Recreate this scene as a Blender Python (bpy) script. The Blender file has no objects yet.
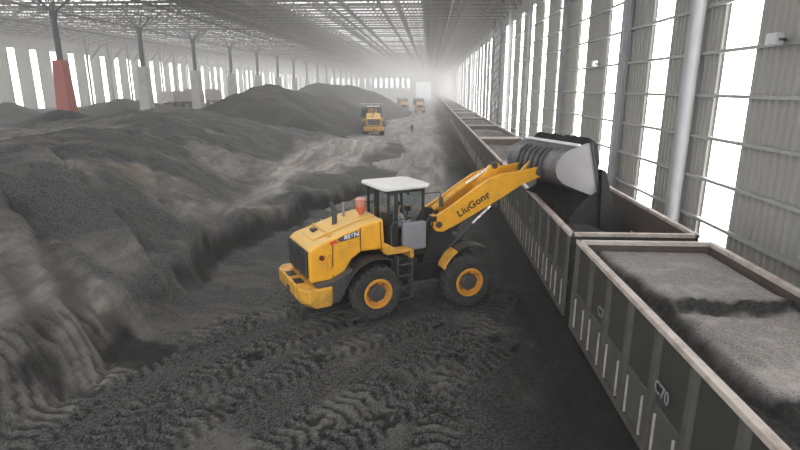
import bpy, math, random
import numpy as np
from mathutils import Vector, Matrix
random.seed(7)
sc = bpy.context.scene
col = sc.collection
PI = math.pi

# ------------------------------------------------------------------ camera
CAM_H, FPX = 6.4, 533.0
_v = np.array([30.0, 137.0, FPX]); _v /= np.linalg.norm(_v)
YAW = math.asin(_v[0]); PITCH = math.asin(_v[1] / math.cos(YAW))
cd = bpy.data.cameras.new('camera')
cd.sensor_width = 36.0; cd.lens = FPX / 800.0 * 36.0
cd.clip_end = 2000
cam = bpy.data.objects.new('camera', cd); col.objects.link(cam)
cam.location = (0, 0, CAM_H); cam.rotation_euler = (PI / 2 - PITCH, 0, YAW)
sc.camera = cam

# ------------------------------------------------------------------ world, exposure
w = bpy.data.worlds.new('world'); sc.world = w; w.use_nodes = True
bg = w.node_tree.nodes['Background']
bg.inputs['Color'].default_value = (0.93, 0.97, 1.0, 1); bg.inputs['Strength'].default_value = 2.5
sc.view_settings.view_transform = 'Standard'; sc.view_settings.look = 'None'
sc.view_settings.gamma = 1; sc.view_settings.use_curve_mapping = False
sc.view_settings.exposure = 0.0
PANE = 9.0          # daylight through the translucent wall strips
SKY_PANE = 3.6      # daylight through the roof lights
HAZE = [(-14, 32, .0012, 'faint dust in the air around the near loader and wagons'), (32, 75, .0042, 'thin dust haze over the middle heaps'),
        (75, 130, .0058, 'pale dust haze behind the parked loader'), (130, 333, .010, 'thick bright dust haze at the far end of the shed')]
sc.cycles.use_denoising = True
sc.cycles.max_bounces = 6; sc.cycles.diffuse_bounces = 3; sc.cycles.volume_bounces = 1
sc.cycles.transparent_max_bounces = 12
sc.cycles.sample_clamp_indirect = 4

# ------------------------------------------------------------------ pixel -> world (for surveying the ground)
_f = np.array([-math.sin(YAW) * math.cos(PITCH), math.cos(YAW) * math.cos(PITCH), -math.sin(PITCH)])
_r = np.array([math.cos(YAW), math.sin(YAW), 0.0]); _u = np.cross(_r, _f)
def un(px, py, Z=0.0):
    d = _f * FPX + _r * (px - 400) + _u * (225 - py)
    t = (Z - CAM_H) / d[2]
    return np.array([0, 0, CAM_H]) + d * t

# ------------------------------------------------------------------ materials
def new_mat(name):
    m = bpy.data.materials.new(name); m.use_nodes = True
    return m, m.node_tree.nodes, m.node_tree.links, m.node_tree.nodes['Principled BSDF']
def ramp(N, L, fac, stops):
    r = N.new('ShaderNodeValToRGB'); L.new(fac, r.inputs[0])
    e = r.color_ramp.elements
    while len(e) < len(stops): e.new(0.5)
    for i, (p, c) in enumerate(stops):
        e[i].position = p; e[i].color = (c[0], c[1], c[2], 1)
    return r
def noise(N, L, scale, detail=6, rough=.6, vec=None, dist=0):
    n = N.new('ShaderNodeTexNoise'); n.inputs['Scale'].default_value = scale
    n.inputs['Detail'].default_value = detail; n.inputs['Roughness'].default_value = rough
    n.inputs['Distortion'].default_value = dist
    if vec is not None: L.new(vec, n.inputs['Vector'])
    return n
def coords(N, L, kind='Object', scale=(1, 1, 1), rot=(0, 0, 0)):
    t = N.new('ShaderNodeTexCoord'); m = N.new('ShaderNodeMapping')
    L.new(t.outputs[kind], m.inputs[0]); m.inputs['Scale'].default_value = scale; m.inputs['Rotation'].default_value = rot
    return m.outputs[0]
def mixc(N, L, fac, a, b):
    x = N.new('ShaderNodeMix'); x.data_type = 'RGBA'
    for s, v in ((x.inputs[0], fac), (x.inputs[6], a), (x.inputs[7], b)):
        if hasattr(v, 'links') or isinstance(v, bpy.types.NodeSocket): L.new(v, s)
        elif isinstance(v, (int, float)): s.default_value = v
        else: s.default_value = (*v, 1)
    return x.outputs[2]
def paint(name, c, rough=.5, metal=0.0, dirt=.3, dirtc=(.06, .055, .05), scale=2.0, bump=.0, spec=.5):
    m, N, L, P = new_mat(name)
    v = coords(N, L)
    n = noise(N, L, scale, 8, .65, v)
    r = ramp(N, L, n.outputs[0], [(.45, (0, 0, 0)), (.75, (1, 1, 1))])
    mul = N.new('ShaderNodeMath'); mul.operation = 'MULTIPLY'; L.new(r.outputs[0], mul.inputs[0]); mul.inputs[1].default_value = dirt
    L.new(mixc(N, L, mul.outputs[0], c, dirtc), P.inputs['Base Color'])
    P.inputs['Roughness'].default_value = rough; P.inputs['Metallic'].default_value = metal
    P.inputs['Specular IOR Level'].default_value = spec
    if bump:
        b = N.new('ShaderNodeBump'); b.inputs['Distance'].default_value = bump; L.new(n.outputs[0], b.inputs['Height']); L.new(b.outputs[0], P.inputs['Normal'])
    return m
def coal_mat(name, dark, mid, dust, brown=(.11, .085, .065), rough=.8, grain=24, dust_scale=.35, dust_lo=.5, dust_hi=.78, streak=None, bump=.22, spec=.35):
    m, N, L, P = new_mat(name)
    v = coords(N, L)
    fine = noise(N, L, grain, 4, .7, v)
    c1 = ramp(N, L, fine.outputs[0], [(.35, dark), (.66, mid)]).outputs[0]
    if streak:
        v2 = coords(N, L, 'Object', streak[0], (0, 0, streak[1])); big = noise(N, L, dust_scale, 9, .68, v2, .4)
    else: big = noise(N, L, dust_scale, 9, .68, v, .4)
    df = ramp(N, L, big.outputs[0], [(dust_lo, (0, 0, 0)), (dust_hi, (1, 1, 1))]).outputs[0]
    hue = noise(N, L, .5, 5, .6, v); hf = ramp(N, L, hue.outputs[0], [(.4, (0, 0, 0)), (.62, (1, 1, 1))]).outputs[0]
    dc = mixc(N, L, hf, dust, brown)
    c = mixc(N, L, df, c1, dc)
    L.new(c, P.inputs['Base Color']); P.inputs['Roughness'].default_value = rough
    P.inputs['Specular IOR Level'].default_value = spec
    lump = noise(N, L, 3.2, 10, .8, v)
    ad = N.new('ShaderNodeMath'); ad.operation = 'MULTIPLY_ADD'; L.new(fine.outputs[0], ad.inputs[0]); ad.inputs[1].default_value = .35; L.new(lump.outputs[0], ad.inputs[2])
    b = N.new('ShaderNodeBump'); b.inputs['Distance'].default_value = bump; b.inputs['Strength'].default_value = 1
    L.new(ad.outputs[0], b.inputs['Height']); L.new(b.outputs[0], P.inputs['Normal'])
    return m
def emit_mat(name, c, s):
    m, N, L, P = new_mat(name); N.remove(P)
    e = N.new('ShaderNodeEmission'); e.inputs[0].default_value = (*c, 1); e.inputs[1].default_value = s
    L.new(e.outputs[0], N['Material Output'].inputs[0]); return m
def glass_mat(name, tint=(.9, .93, .93), gloss=.09):
    m, N, L, P = new_mat(name); N.remove(P)
    t = N.new('ShaderNodeBsdfTransparent'); t.inputs[0].default_value = (*tint, 1)
    g = N.new('ShaderNodeBsdfGlossy'); g.inputs['Roughness'].default_value = .05
    x = N.new('ShaderNodeMixShader'); x.inputs[0].default_value = gloss
    L.new(t.outputs[0], x.inputs[1]); L.new(g.outputs[0], x.inputs[2]); L.new(x.outputs[0], N['Material Output'].inputs[0])
    return m

M = {}
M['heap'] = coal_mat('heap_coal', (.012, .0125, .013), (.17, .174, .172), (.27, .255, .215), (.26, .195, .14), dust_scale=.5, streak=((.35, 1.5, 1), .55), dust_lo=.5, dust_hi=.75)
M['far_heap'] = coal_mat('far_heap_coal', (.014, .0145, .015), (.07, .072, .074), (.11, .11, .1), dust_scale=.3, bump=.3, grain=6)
M['wagon_coal'] = coal_mat('wagon_coal', (.14, .128, .122), (.42, .39, .375), (.52, .48, .46), (.46, .42, .4), grain=34, dust_scale=1.6, rough=.75, bump=.035)
M['loose_coal'] = coal_mat('loose_coal', (.004, .004, .0045), (.02, .02, .021), (.025, .025, .025), (.022, .02, .018), grain=20, dust_scale=1.2, rough=.8, bump=.12)
def floor_mat():
    m, N, L, P = new_mat('haul_road_dust')
    v = coords(N, L)
    fine = noise(N, L, 19, 6, .75, v)
    base = ramp(N, L, fine.outputs[0], [(.4, (.008, .008, .0085)), (.6, (.14, .14, .138))]).outputs[0]
    big = noise(N, L, .42, 8, .66, v, .5)
    df = ramp(N, L, big.outputs[0], [(.5, (0, 0, 0)), (.74, (1, 1, 1))]).outputs[0]
    c = mixc(N, L, df, base, (.22, .21, .19))
    # the pale, dry, driven-over road beyond the pit
    att = N.new('ShaderNodeAttribute'); att.attribute_name = 'road'
    st = noise(N, L, 1.0, 9, .72, coords(N, L, 'Object', (.75, .11, 1), (0, 0, .12)), .5)
    sf = ramp(N, L, st.outputs[0], [(.3, (.1, .098, .095)), (.5, (.3, .285, .27)), (.68, (.55, .52, .49))]).outputs[0]
    c2 = mixc(N, L, att.outputs['Fac'], c, sf)
    L.new(c2, P.inputs['Base Color']); P.inputs['Roughness'].default_value = .8; P.inputs['Specular IOR Level'].default_value = .3
    lump = noise(N, L, 4.0, 9, .78, v)
    ad = N.new('ShaderNodeMath'); ad.operation = 'MULTIPLY_ADD'; L.new(fine.outputs[0], ad.inputs[0]); ad.inputs[1].default_value = .3; L.new(lump.outputs[0], ad.inputs[2])
    b = N.new('ShaderNodeBump'); b.inputs['Distance'].default_value = .15; L.new(ad.outputs[0], b.inputs['Height']); L.new(b.outputs[0], P.inputs['Normal'])
    return m
def wear_and_shade(m):                                          # packed pale crests; shade painted into grooves, cut face and beside the train
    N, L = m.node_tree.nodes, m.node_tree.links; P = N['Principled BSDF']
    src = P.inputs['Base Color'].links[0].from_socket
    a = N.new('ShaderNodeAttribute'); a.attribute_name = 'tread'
    r = ramp(N, L, a.outputs['Fac'], [(0, (1.45, 1.43, 1.38)), (.5, (1, 1, 1)), (1, (.36, .36, .37))])  # dark end of the ramp is shade painted into the grooves
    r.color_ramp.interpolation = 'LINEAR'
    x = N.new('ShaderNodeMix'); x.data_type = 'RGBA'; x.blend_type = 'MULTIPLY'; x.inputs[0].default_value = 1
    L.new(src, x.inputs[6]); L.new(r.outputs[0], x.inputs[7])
    b = N.new('ShaderNodeAttribute'); b.attribute_name = 'painted_shade'  # mask for shade mixed into the base colour
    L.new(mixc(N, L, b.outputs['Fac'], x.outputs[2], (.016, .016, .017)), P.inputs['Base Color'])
M['floor'] = floor_mat()
def heap_road_mat():
    m = M['heap']; N, L = m.node_tree.nodes, m.node_tree.links; P = N['Principled BSDF']
    src = P.inputs['Base Color'].links[0].from_socket
    att = N.new('ShaderNodeAttribute'); att.attribute_name = 'road'
    st = noise(N, L, 1.0, 9, .72, coords(N, L, 'Object', (.9, .13, 1), (0, 0, .42)), .6)
    sf = ramp(N, L, st.outputs[0], [(.3, (.1, .098, .095)), (.5, (.34, .31, .29)), (.66, (.66, .6, .56))]).outputs[0]
    L.new(mixc(N, L, att.outputs['Fac'], src, sf), P.inputs['Base Color'])
heap_road_mat()
wear_and_shade(M['floor']); wear_and_shade(M['heap'])
def wagon_coal_mix():
    N, L = M['wagon_coal'].node_tree.nodes, M['wagon_coal'].node_tree.links; P = N['Principled BSDF']
    src = P.inputs['Base Color'].links[0].from_socket
    att = N.new('ShaderNodeAttribute'); att.attribute_name = 'road'
    n = noise(N, L, 16, 6, .7, coords(N, L)); f = ramp(N, L, n.outputs[0], [(.35, (.006, .006, .006)), (.7, (.05, .049, .048))])
    L.new(mixc(N, L, att.outputs['Fac'], src, f.outputs[0]), P.inputs['Base Color'])
wagon_coal_mix()
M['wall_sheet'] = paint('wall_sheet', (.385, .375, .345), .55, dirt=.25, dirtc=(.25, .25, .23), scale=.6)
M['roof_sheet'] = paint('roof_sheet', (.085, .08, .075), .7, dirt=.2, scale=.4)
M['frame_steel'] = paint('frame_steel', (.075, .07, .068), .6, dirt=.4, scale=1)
M['girt'] = paint('girt_steel', (.42, .42, .41), .5, dirt=.3, dirtc=(.2, .18, .16), scale=3)
M['column_steel'] = paint('column_steel', (.40, .40, .42), .45, dirt=.35, dirtc=(.22, .2, .2), scale=1.5)
M['dark_column'] = paint('dark_column', (.08, .08, .085), .6, dirt=.3, scale=1.5)
M['red_pedestal'] = paint('red_pedestal', (.42, .115, .095), .7, dirt=.5, dirtc=(.25, .14, .12), scale=1.2)
M['pale_pedestal'] = paint('pale_pedestal', (.5, .5, .48), .75, dirt=.5, dirtc=(.22, .22, .2), scale=1.2)
M['pane'] = emit_mat('daylit_strip', (1.0, .985, .965), PANE)
M['roof_pane'] = emit_mat('daylit_roof_strip', (1.0, .99, .975), SKY_PANE)
M['yellow'] = paint('machine_yellow', (.90, .43, .022), .34, dirt=.38, dirtc=(.3, .19, .07), scale=3)
M['yellow_worn'] = paint('machine_yellow_worn', (.78, .40, .05), .45, dirt=.8, dirtc=(.22, .14, .06), scale=4)
M['hood_top'] = paint('hood_top_dust', (.83, .52, .14), .5, dirt=.7, dirtc=(.55, .42, .26), scale=3)
M['rim_yellow'] = paint('rim_yellow', (.80, .36, .04), .5, dirt=.6, dirtc=(.3, .17, .08), scale=6)
M['tyre'] = paint('tyre_rubber', (.03, .03, .03), .85, dirt=.8, dirtc=(.085, .08, .075), scale=5)
M['black'] = paint('black_paint', (.02, .021, .022), .5, dirt=.4, dirtc=(.07, .065, .06), scale=3)
M['dark_grey'] = paint('dark_grey_paint', (.055, .056, .058), .55, dirt=.5, dirtc=(.12, .11, .1), scale=3)
M['mid_grey'] = paint('mid_grey_paint', (.25, .26, .28), .5, dirt=.4, dirtc=(.15, .15, .15), scale=3)
M['roof_white'] = paint('cab_roof_white', (.80, .79, .76), .45, dirt=.35, dirtc=(.5, .48, .44), scale=3)
M['chrome'] = paint('chrome_rod', (.85, .86, .88), .16, metal=1, dirt=.1)
M['orange_cup'] = paint('orange_cup', (.62, .13, .055), .4, dirt=.2)
M['cup_glass'] = paint('clear_cup', (.62, .27, .2), .15, dirt=.1, spec=.8)
M['bucket'] = paint('worn_bucket_steel', (.19, .19, .2), .45, metal=.5, dirt=.9, dirtc=(.05, .05, .05), scale=2.6, bump=.01)
M['bucket_end'] = paint('polished_bucket_side', (.42, .41, .43), .42, metal=.4, dirt=.5, dirtc=(.26, .2, .22), scale=1.6)
M['white'] = paint('white_paint', (.8, .8, .8), .5, dirt=.1)
M['red'] = paint('red_decal', (.72, .09, .03), .45, dirt=.1)
M['lens'] = paint('red_lens', (.35, .03, .02), .2, dirt=.1)
M['black_letter'] = paint('black_letter', (.035, .025, .015), .5, dirt=.1)
M['glass'] = glass_mat('cab_glass')
M['wagon'] = paint('wagon_olive_grey', (.042, .042, .036), .6, dirt=.7, dirtc=(.03, .028, .026), scale=1.6, bump=.01)
M['wagon_post'] = paint('wagon_post_paint', (.085, .083, .07), .6, dirt=.6, dirtc=(.045, .04, .035), scale=2)
M['wagon_door'] = paint('wagon_door_paint', (.08, .082, .066), .6, dirt=.6, dirtc=(.05, .045, .04), scale=2)
M['rim_rust'] = paint('rusty_wagon_rim', (.52, .46, .42), .5, dirt=.85, dirtc=(.2, .13, .1), scale=3)
M['inner_rust'] = paint('rusty_wagon_inside', (.09, .066, .058), .7, dirt=.7, dirtc=(.04, .035, .03), scale=2)
M['under'] = paint('underframe_black', (.02, .02, .02), .7, dirt=.4)
M['skin'] = paint('skin', (.45, .27, .19), .6, dirt=.05)
M['shirt'] = paint('white_shirt', (.75, .76, .75), .8, dirt=.2, dirtc=(.5, .5, .48))
M['trousers'] = paint('dark_trousers', (.04, .045, .06), .85, dirt=.3)
M['hair'] = paint('black_hair', (.012, .011, .01), .6, dirt=.1)
M['helmet'] = paint('white_helmet', (.8, .8, .78), .35, dirt=.15)
M['truck_red'] = paint('truck_red', (.42, .07, .05), .5, dirt=.5)
M['lamp_metal'] = paint('lamp_housing', (.62, .62, .62), .4, dirt=.3)
M['lamp_glass'] = paint('lamp_lens', (.8, .8, .78), .15, dirt=.1)

# ------------------------------------------------------------------ mesh building
class MB:
    def __init__(s): s.v = []; s.f = []
    def add(s, vs, fs):
        o = len(s.v); s.v += [tuple(map(float, p)) for p in vs]; s.f += [tuple(o + i for i in f) for f in fs]; return s
    def box(s, x0, x1, y0, y1, z0, z1, R=None):
        vs = [(x, y, z) for x in (x0, x1) for y in (y0, y1) for z in (z0, z1)]
        if R is not None: vs = [R @ Vector(p) for p in vs]
        return s.add(vs, [(0, 1, 3, 2), (4, 6, 7, 5), (0, 4, 5, 1), (2, 3, 7, 6), (0, 2, 6, 4), (1, 5, 7, 3)])
    def tube(s, a, b, r, n=10, r2=None, caps=True):
        a = Vector(a); b = Vector(b); d = (b - a).normalized(); r2 = r if r2 is None else r2
        q = Vector((0, 0, 1)) if abs(d.z) < .9 else Vector((1, 0, 0))
        e1 = d.cross(q).normalized(); e2 = d.cross(e1)
        vs = []
        for p, rr in ((a, r), (b, r2)):
            for i in range(n):
                t = 2 * PI * i / n; vs.append(p + e1 * (rr * math.cos(t)) + e2 * (rr * math.sin(t)))
        fs = [(i, (i + 1) % n, n + (i + 1) % n, n + i) for i in range(n)]
        if caps: fs += [tuple(range(n))[::-1], tuple(range(n, 2 * n))]
        return s.add(vs, fs)
    def path(s, pts, r, n=8):
        for a, b in zip(pts, pts[1:]): s.tube(a, b, r, n)
        return s
    def prism(s, prof, y0, y1, y0s=None):            # profile in x,z extruded along y
        n = len(prof)
        vs = [(x, y0, z) for x, z in prof] + [(x, y1, z) for x, z in prof]
        fs = [(i, (i + 1) % n, n + (i + 1) % n, n + i) for i in range(n)] + [tuple(range(n))[::-1], tuple(range(n, 2 * n))]
        return s.add(vs, fs)
    def prism_z(s, prof, z0, z1):
        n = len(prof)
        vs = [(x, y, z0) for x, y in prof] + [(x, y, z1) for x, y in prof]
        fs = [(i, (i + 1) % n, n + (i + 1) % n, n + i) for i in range(n)] + [tuple(range(n))[::-1], tuple(range(n, 2 * n))]
        return s.add(vs, fs)
    def strip(s, prof, y0, y1, t):                   # bent plate of thickness t following an open x,z profile
        P = [Vector((x, z)) for x, z in prof]; off = []
        for i, p in enumerate(P):
            d = (P[min(i + 1, len(P) - 1)] - P[max(i - 1, 0)]).normalized(); off.append(p + Vector((-d.y, d.x)) * t)
        return s.prism([tuple(p) for p in P] + [tuple(p) for p in reversed(off)], y0, y1)
    def lathe(s, prof, c, axis='z', n=32):           # prof = (radius, height)
        vs = []; k = len(prof)
        for i in range(n):
            a = 2 * PI * i / n
            for r, h in prof:
                p = {'z': (r * math.cos(a), r * math.sin(a), h), 'y': (r * math.cos(a), h, r * math.sin(a))}[axis]
                vs.append((c[0] + p[0], c[1] + p[1], c[2] + p[2]))
        fs = [(i * k + j, ((i + 1) % n) * k + j, ((i + 1) % n) * k + j + 1, i * k + j + 1) for i in range(n) for j in range(k - 1)]
        return s.add(vs, fs)
    def ball(s, c, r, n=12, sc_=(1, 1, 1)):
        prof = [(max(1e-4, r * math.sin(PI * i / n)), -r * math.cos(PI * i / n)) for i in range(n + 1)]
        o = len(s.v); s.lathe(prof, (0, 0, 0), 'z', n * 2)
        for i in range(o, len(s.v)):
            p = s.v[i]; s.v[i] = (c[0] + p[0] * sc_[0], c[1] + p[1] * sc_[1], c[2] + p[2] * sc_[2])
        return s
    def build(s, name, mat, parent=None, bevel=0, loc=None, rotz=0, ang=35, seg=2):
        me = bpy.data.meshes.new(name); me.from_pydata(s.v, [], s.f); me.materials.append(mat); me.validate()
        import bmesh
        bm = bmesh.new(); bm.from_mesh(me); bmesh.ops.recalc_face_normals(bm, faces=bm.faces); bm.to_mesh(me); bm.free()
        me.polygons.foreach_set('use_smooth', [True] * len(me.polygons)); me.set_sharp_from_angle(angle=math.radians(ang))
        o = bpy.data.objects.new(name, me); col.objects.link(o)
        if parent: o.parent = parent
        if loc: o.location = loc
        o.rotation_euler.z = rotz
        if bevel:
            b = o.modifiers.new('bevel', 'BEVEL'); b.width = bevel; b.segments = seg; b.limit_method = 'ANGLE'; b.angle_limit = math.radians(40)
        return o
def tag(o, label=None, cat=None, group=None, kind=None):
    if label: o['label'] = label
    if cat: o['category'] = cat
    if group: o['group'] = group
    if kind: o['kind'] = kind
    return o
def struct(o): o['kind'] = 'structure'; return o
def empty(name, loc=(0, 0, 0), rz=0):
    o = bpy.data.objects.new(name, None); o.empty_display_size = .3; col.objects.link(o); o.location = loc; o.rotation_euler = (0, 0, rz); return o
def kids(o): return [c for c in bpy.data.objects if c.parent is o]
def copy_tree(o, parent=None, cache=None):
    c = o.copy(); col.objects.link(c); c.parent = parent
    for ch in kids(o): copy_tree(ch, c)
    return c
ORD = 'nearest second third fourth fifth sixth seventh eighth ninth tenth eleventh twelfth thirteenth fourteenth fifteenth sixteenth seventeenth eighteenth nineteenth twentieth twenty-first twenty-second twenty-third twenty-fourth twenty-fifth'.split()

def text_obj(body, size, mat, parent, mtx, name, ext=.006, shear=0, sx=1):
    c = bpy.data.curves.new(name, 'FONT'); c.body = body; c.size = size; c.extrude = ext; c.offset = .006; c.shear = shear
    c.align_x = 'CENTER'; c.align_y = 'CENTER'; c.materials.append(mat)
    tmp = bpy.data.objects.new(name, c); col.objects.link(tmp)
    bpy.context.view_layer.update()
    me = bpy.data.meshes.new_from_object(tmp.evaluated_get(bpy.context.evaluated_depsgraph_get())); bpy.data.objects.remove(tmp); me.name = name
    o = bpy.data.objects.new(name, me); col.objects.link(o); o.parent = parent; o.matrix_local = mtx @ Matrix.Diagonal((sx, 1, 1, 1)); return o
# ------------------------------------------------------------------ numpy noise
_rng = np.random.RandomState(3); _tab = _rng.rand(256, 256)
def vnoise(x, y):
    xi = np.floor(x).astype(int); yi = np.floor(y).astype(int); fx = x - xi; fy = y - yi
    fx = fx * fx * (3 - 2 * fx); fy = fy * fy * (3 - 2 * fy)
    g = lambda a, b: _tab[a % 256, b % 256]
    return (g(xi, yi) * (1 - fx) + g(xi + 1, yi) * fx) * (1 - fy) + (g(xi, yi + 1) * (1 - fx) + g(xi + 1, yi + 1) * fx) * fy
def fbm(x, y, o=4, g=.5):
    s = 0; a = 1; t = 0
    for i in range(o):
        s = s + a * (vnoise(x * 2 ** i + 17.3 * i, y * 2 ** i + 5.1 * i) - .5); t += a; a *= g
    return s / t * 2
def seg_dist(x, y, a, b):
    a = np.array(a[:2]); b = np.array(b[:2]); d = b - a; L2 = (d ** 2).sum()
    t = np.clip(((x - a[0]) * d[0] + (y - a[1]) * d[1]) / L2, 0, 1)
    dx = x - a[0] - t * d[0]; dy = y - a[1] - t * d[1]
    side = (dx * d[1] - dy * d[0]) / math.sqrt(L2)
    return np.hypot(dx, dy), t * math.sqrt(L2), side
def smooth(a, lo, hi): t = np.clip((a - lo) / (hi - lo), 0, 1); return t * t * (3 - 2 * t)
def grid_mesh(name, xs, ys, zf, mat, keep=None, attr=None):
    X, Y = np.meshgrid(xs, ys, indexing='ij'); Z = zf(X, Y); nx, ny = X.shape
    co = np.stack([X, Y, Z], -1).reshape(-1, 3)
    i = np.arange(nx - 1)[:, None] * ny + np.arange(ny - 1)[None, :]
    q = np.stack([i, i + ny, i + ny + 1, i + 1], -1).reshape(-1, 4)
    if keep is not None:
        K = keep(X, Y, Z).reshape(-1); q = q[K[q].any(1)]
        used = np.zeros(len(co), bool); used[q.ravel()] = True; idx = np.cumsum(used) - 1; co = co[used]; q = idx[q]
    else: used = np.ones(len(co), bool)
    me = bpy.data.meshes.new(name); me.vertices.add(len(co)); me.vertices.foreach_set('co', co.ravel())
    me.loops.add(q.size); me.loops.foreach_set('vertex_index', q.ravel().astype(np.int32))
    me.polygons.add(len(q)); me.polygons.foreach_set('loop_start', np.arange(0, q.size, 4, dtype=np.int32)); me.polygons.foreach_set('use_smooth', np.ones(len(q), bool))
    me.update(calc_edges=True); me.materials.append(mat)
    if attr is not None:
        for an, fn in (attr.items() if isinstance(attr, dict) else (('road', attr),)):
            a = me.attributes.new(an, 'FLOAT', 'POINT'); a.data.foreach_set('value', fn(X, Y).reshape(-1)[used].astype(np.float32))
    o = bpy.data.objects.new(name, me); col.objects.link(o); return o

# ------------------------------------------------------------------ tyre tracks pressed into the ground
TRACKS = [[(20, 449), (100, 385), (190, 340), (300, 306)], [(95, 449), (170, 395), (260, 350), (345, 318)], [(150, 449), (230, 400), (330, 352), (430, 322)],
          [(262, 449), (330, 415), (400, 372), (470, 335)], [(330, 449), (395, 412), (440, 392), (500, 345)], [(437, 449), (440, 400), (462, 350), (500, 300)],
          [(173, 327), (200, 308), (228, 290)], [(0, 425), (60, 390), (115, 352)]]
TR = []
for t in TRACKS:
    z = .9 if t[0] == (173, 327) else 0.0
    P = [un(px, py, z if i else z * .6) for i, (px, py) in enumerate(t)]; TR += list(zip(P, P[1:]))
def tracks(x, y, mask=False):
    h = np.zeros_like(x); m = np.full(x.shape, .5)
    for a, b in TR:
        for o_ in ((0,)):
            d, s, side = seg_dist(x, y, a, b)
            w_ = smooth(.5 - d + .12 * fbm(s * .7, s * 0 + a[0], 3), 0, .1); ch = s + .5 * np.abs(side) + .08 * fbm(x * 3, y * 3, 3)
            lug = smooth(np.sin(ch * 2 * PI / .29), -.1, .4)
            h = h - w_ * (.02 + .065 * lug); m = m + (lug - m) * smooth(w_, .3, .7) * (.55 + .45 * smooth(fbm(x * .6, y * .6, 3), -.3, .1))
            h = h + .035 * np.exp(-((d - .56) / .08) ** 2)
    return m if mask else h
def road_rise(y): return .5 * np.exp(-((y - 68) / 22) ** 2)

# ------------------------------------------------------------------ floor
def floor_z(x, y):
    z = road_rise(y) + .05 * fbm(x * .35, y * .35, 4) + .06 * fbm(x * 1.7, y * 1.7, 5, .68)
    z = z + .16 * np.exp(-((x - 2.75 - .2 * np.sin(y * .3)) / .3) ** 2) * (.6 + .5 * fbm(x * .5 + 9, y * .6, 3))
    rut = smooth(y, 16, 22) * .05 * fbm(x * 2.2, y * .18, 3)
    return z + rut + np.where((np.abs(y - 11) < 14), tracks(x, y), 0) - .02
def floor_road(x, y):
    n = .7 * fbm(x * .4, y * .12, 4)
    a = smooth(y + 3 * n, 23, 31) * smooth(1.9 - x + n, 0, 1.2)
    return a * .95
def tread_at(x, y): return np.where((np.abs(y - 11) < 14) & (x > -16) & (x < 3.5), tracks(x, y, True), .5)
def painted_shade(x, y): return smooth(x + 1.1 * fbm(x * .6, y * .35, 5), 1.1, 3.0) * .85       # shade along the train, painted as a dark strip
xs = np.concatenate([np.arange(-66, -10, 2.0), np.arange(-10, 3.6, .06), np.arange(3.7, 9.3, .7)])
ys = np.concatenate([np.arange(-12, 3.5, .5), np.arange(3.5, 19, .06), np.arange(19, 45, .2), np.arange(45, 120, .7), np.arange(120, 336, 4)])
fl = grid_mesh('floor', xs, ys, floor_z, M['floor'], None, {'road': floor_road, 'tread': tread_at, 'painted_shade': painted_shade}); struct(fl)

# ------------------------------------------------------------------ near coal heap with the cut bank
CP = [(0,160,3.5),(30,155,3.8),(70,147,4.0),(110,130,4.3),(150,115,4.5),(190,111,4.3),(215,118,3.9),(250,127,3.3),(290,134,2.7),(330,138,1.9),(365,135,1.0),
 (0,250,2.6),(50,200,3.1),(100,200,2.9),(150,180,2.9),(60,280,1.9),(0,320,1.7),(100,265,1.9),(200,160,2.8),(250,155,2.2),(170,215,1.95),(200,195,1.9),(232,178,1.8),(280,160,1.4),(320,152,1.0),
 (20,190,3.4),(60,170,3.8),(30,230,2.6),(120,150,3.8),
 (372,186,.45),(345,188,.75),(300,195,1.15),(250,215,1.35),(205,226,1.5),(165,262,1.45),(110,300,1.3),(55,335,1.2),(0,368,1.2),
 (345,204,.2),(300,222,.35),(250,245,.55),(210,262,.7),(165,292,.7),(110,325,.7),(55,362,.65),(0,395,.7),
 (372,215,-.2),(340,240,-.15),(300,280,-.1),(250,300,0),(190,335,0),(120,378,0),(60,415,0),(0,448,.1),
 (330,172,.85),(375,155,.45),(270,190,1.35),(240,205,1.4),(398,172,.05),(388,186,.1),(400,205,-.25),
 (150,445,-.5),(300,400,-.5),(300,330,-.35),(400,300,-.4),(450,200,-.3),(440,150,-.25),(425,130,-.25),(450,430,-.5),(230,370,-.4),(430,170,-.25)]
PW = np.array([un(a, b, z) for a, b, z in CP]); PW[:, 2] = [c[2] for c in CP]
extra = [(-32,38,3.3),(-26,30,3.4),(-22,34,3.6),(-30,52,3.2),(-20,56,2.8),(-12,58,1.2),(-33,20,3.2),(-25,12,2.8),(-18,6,2.4),(-12,4,1.6),(-8,3,.6),(-34,3,3),(-20,70,2.2),(-10,70,.4),(-34,70,3)]
PW = np.vstack([PW, np.array(extra, float)])
def tps_fit(P):
    n = len(P); d = np.hypot(P[:, None, 0] - P[None, :, 0], P[:, None, 1] - P[None, :, 1]); K = np.where(d > 0, d ** 2 * np.log(d + 1e-9), 0) + np.eye(n) * .6
    Q = np.column_stack([np.ones(n), P[:, 0], P[:, 1]]); A = np.zeros((n + 3, n + 3)); A[:n, :n] = K; A[:n, n:] = Q; A[n:, :n] = Q.T
    return np.linalg.solve(A, np.concatenate([P[:, 2], np.zeros(3)]))
_W = tps_fit(PW)
def tps(x, y):
    z = _W[-3] + _W[-2] * x + _W[-1] * y
    for (a, b, _), w_ in zip(PW, _W):
        d2 = (x - a) ** 2 + (y - b) ** 2 + 1e-9; z = z + w_ * d2 * np.log(d2) * .5
    return z
EDGE = [un(a, b, z) for a, b, z in [(372,186,.45),(345,188,.75),(300,195,1.15),(250,215,1.35),(205,226,1.5),(165,262,1.45),(110,300,1.3),(55,335,1.2),(0,368,1.2)]]
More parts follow.
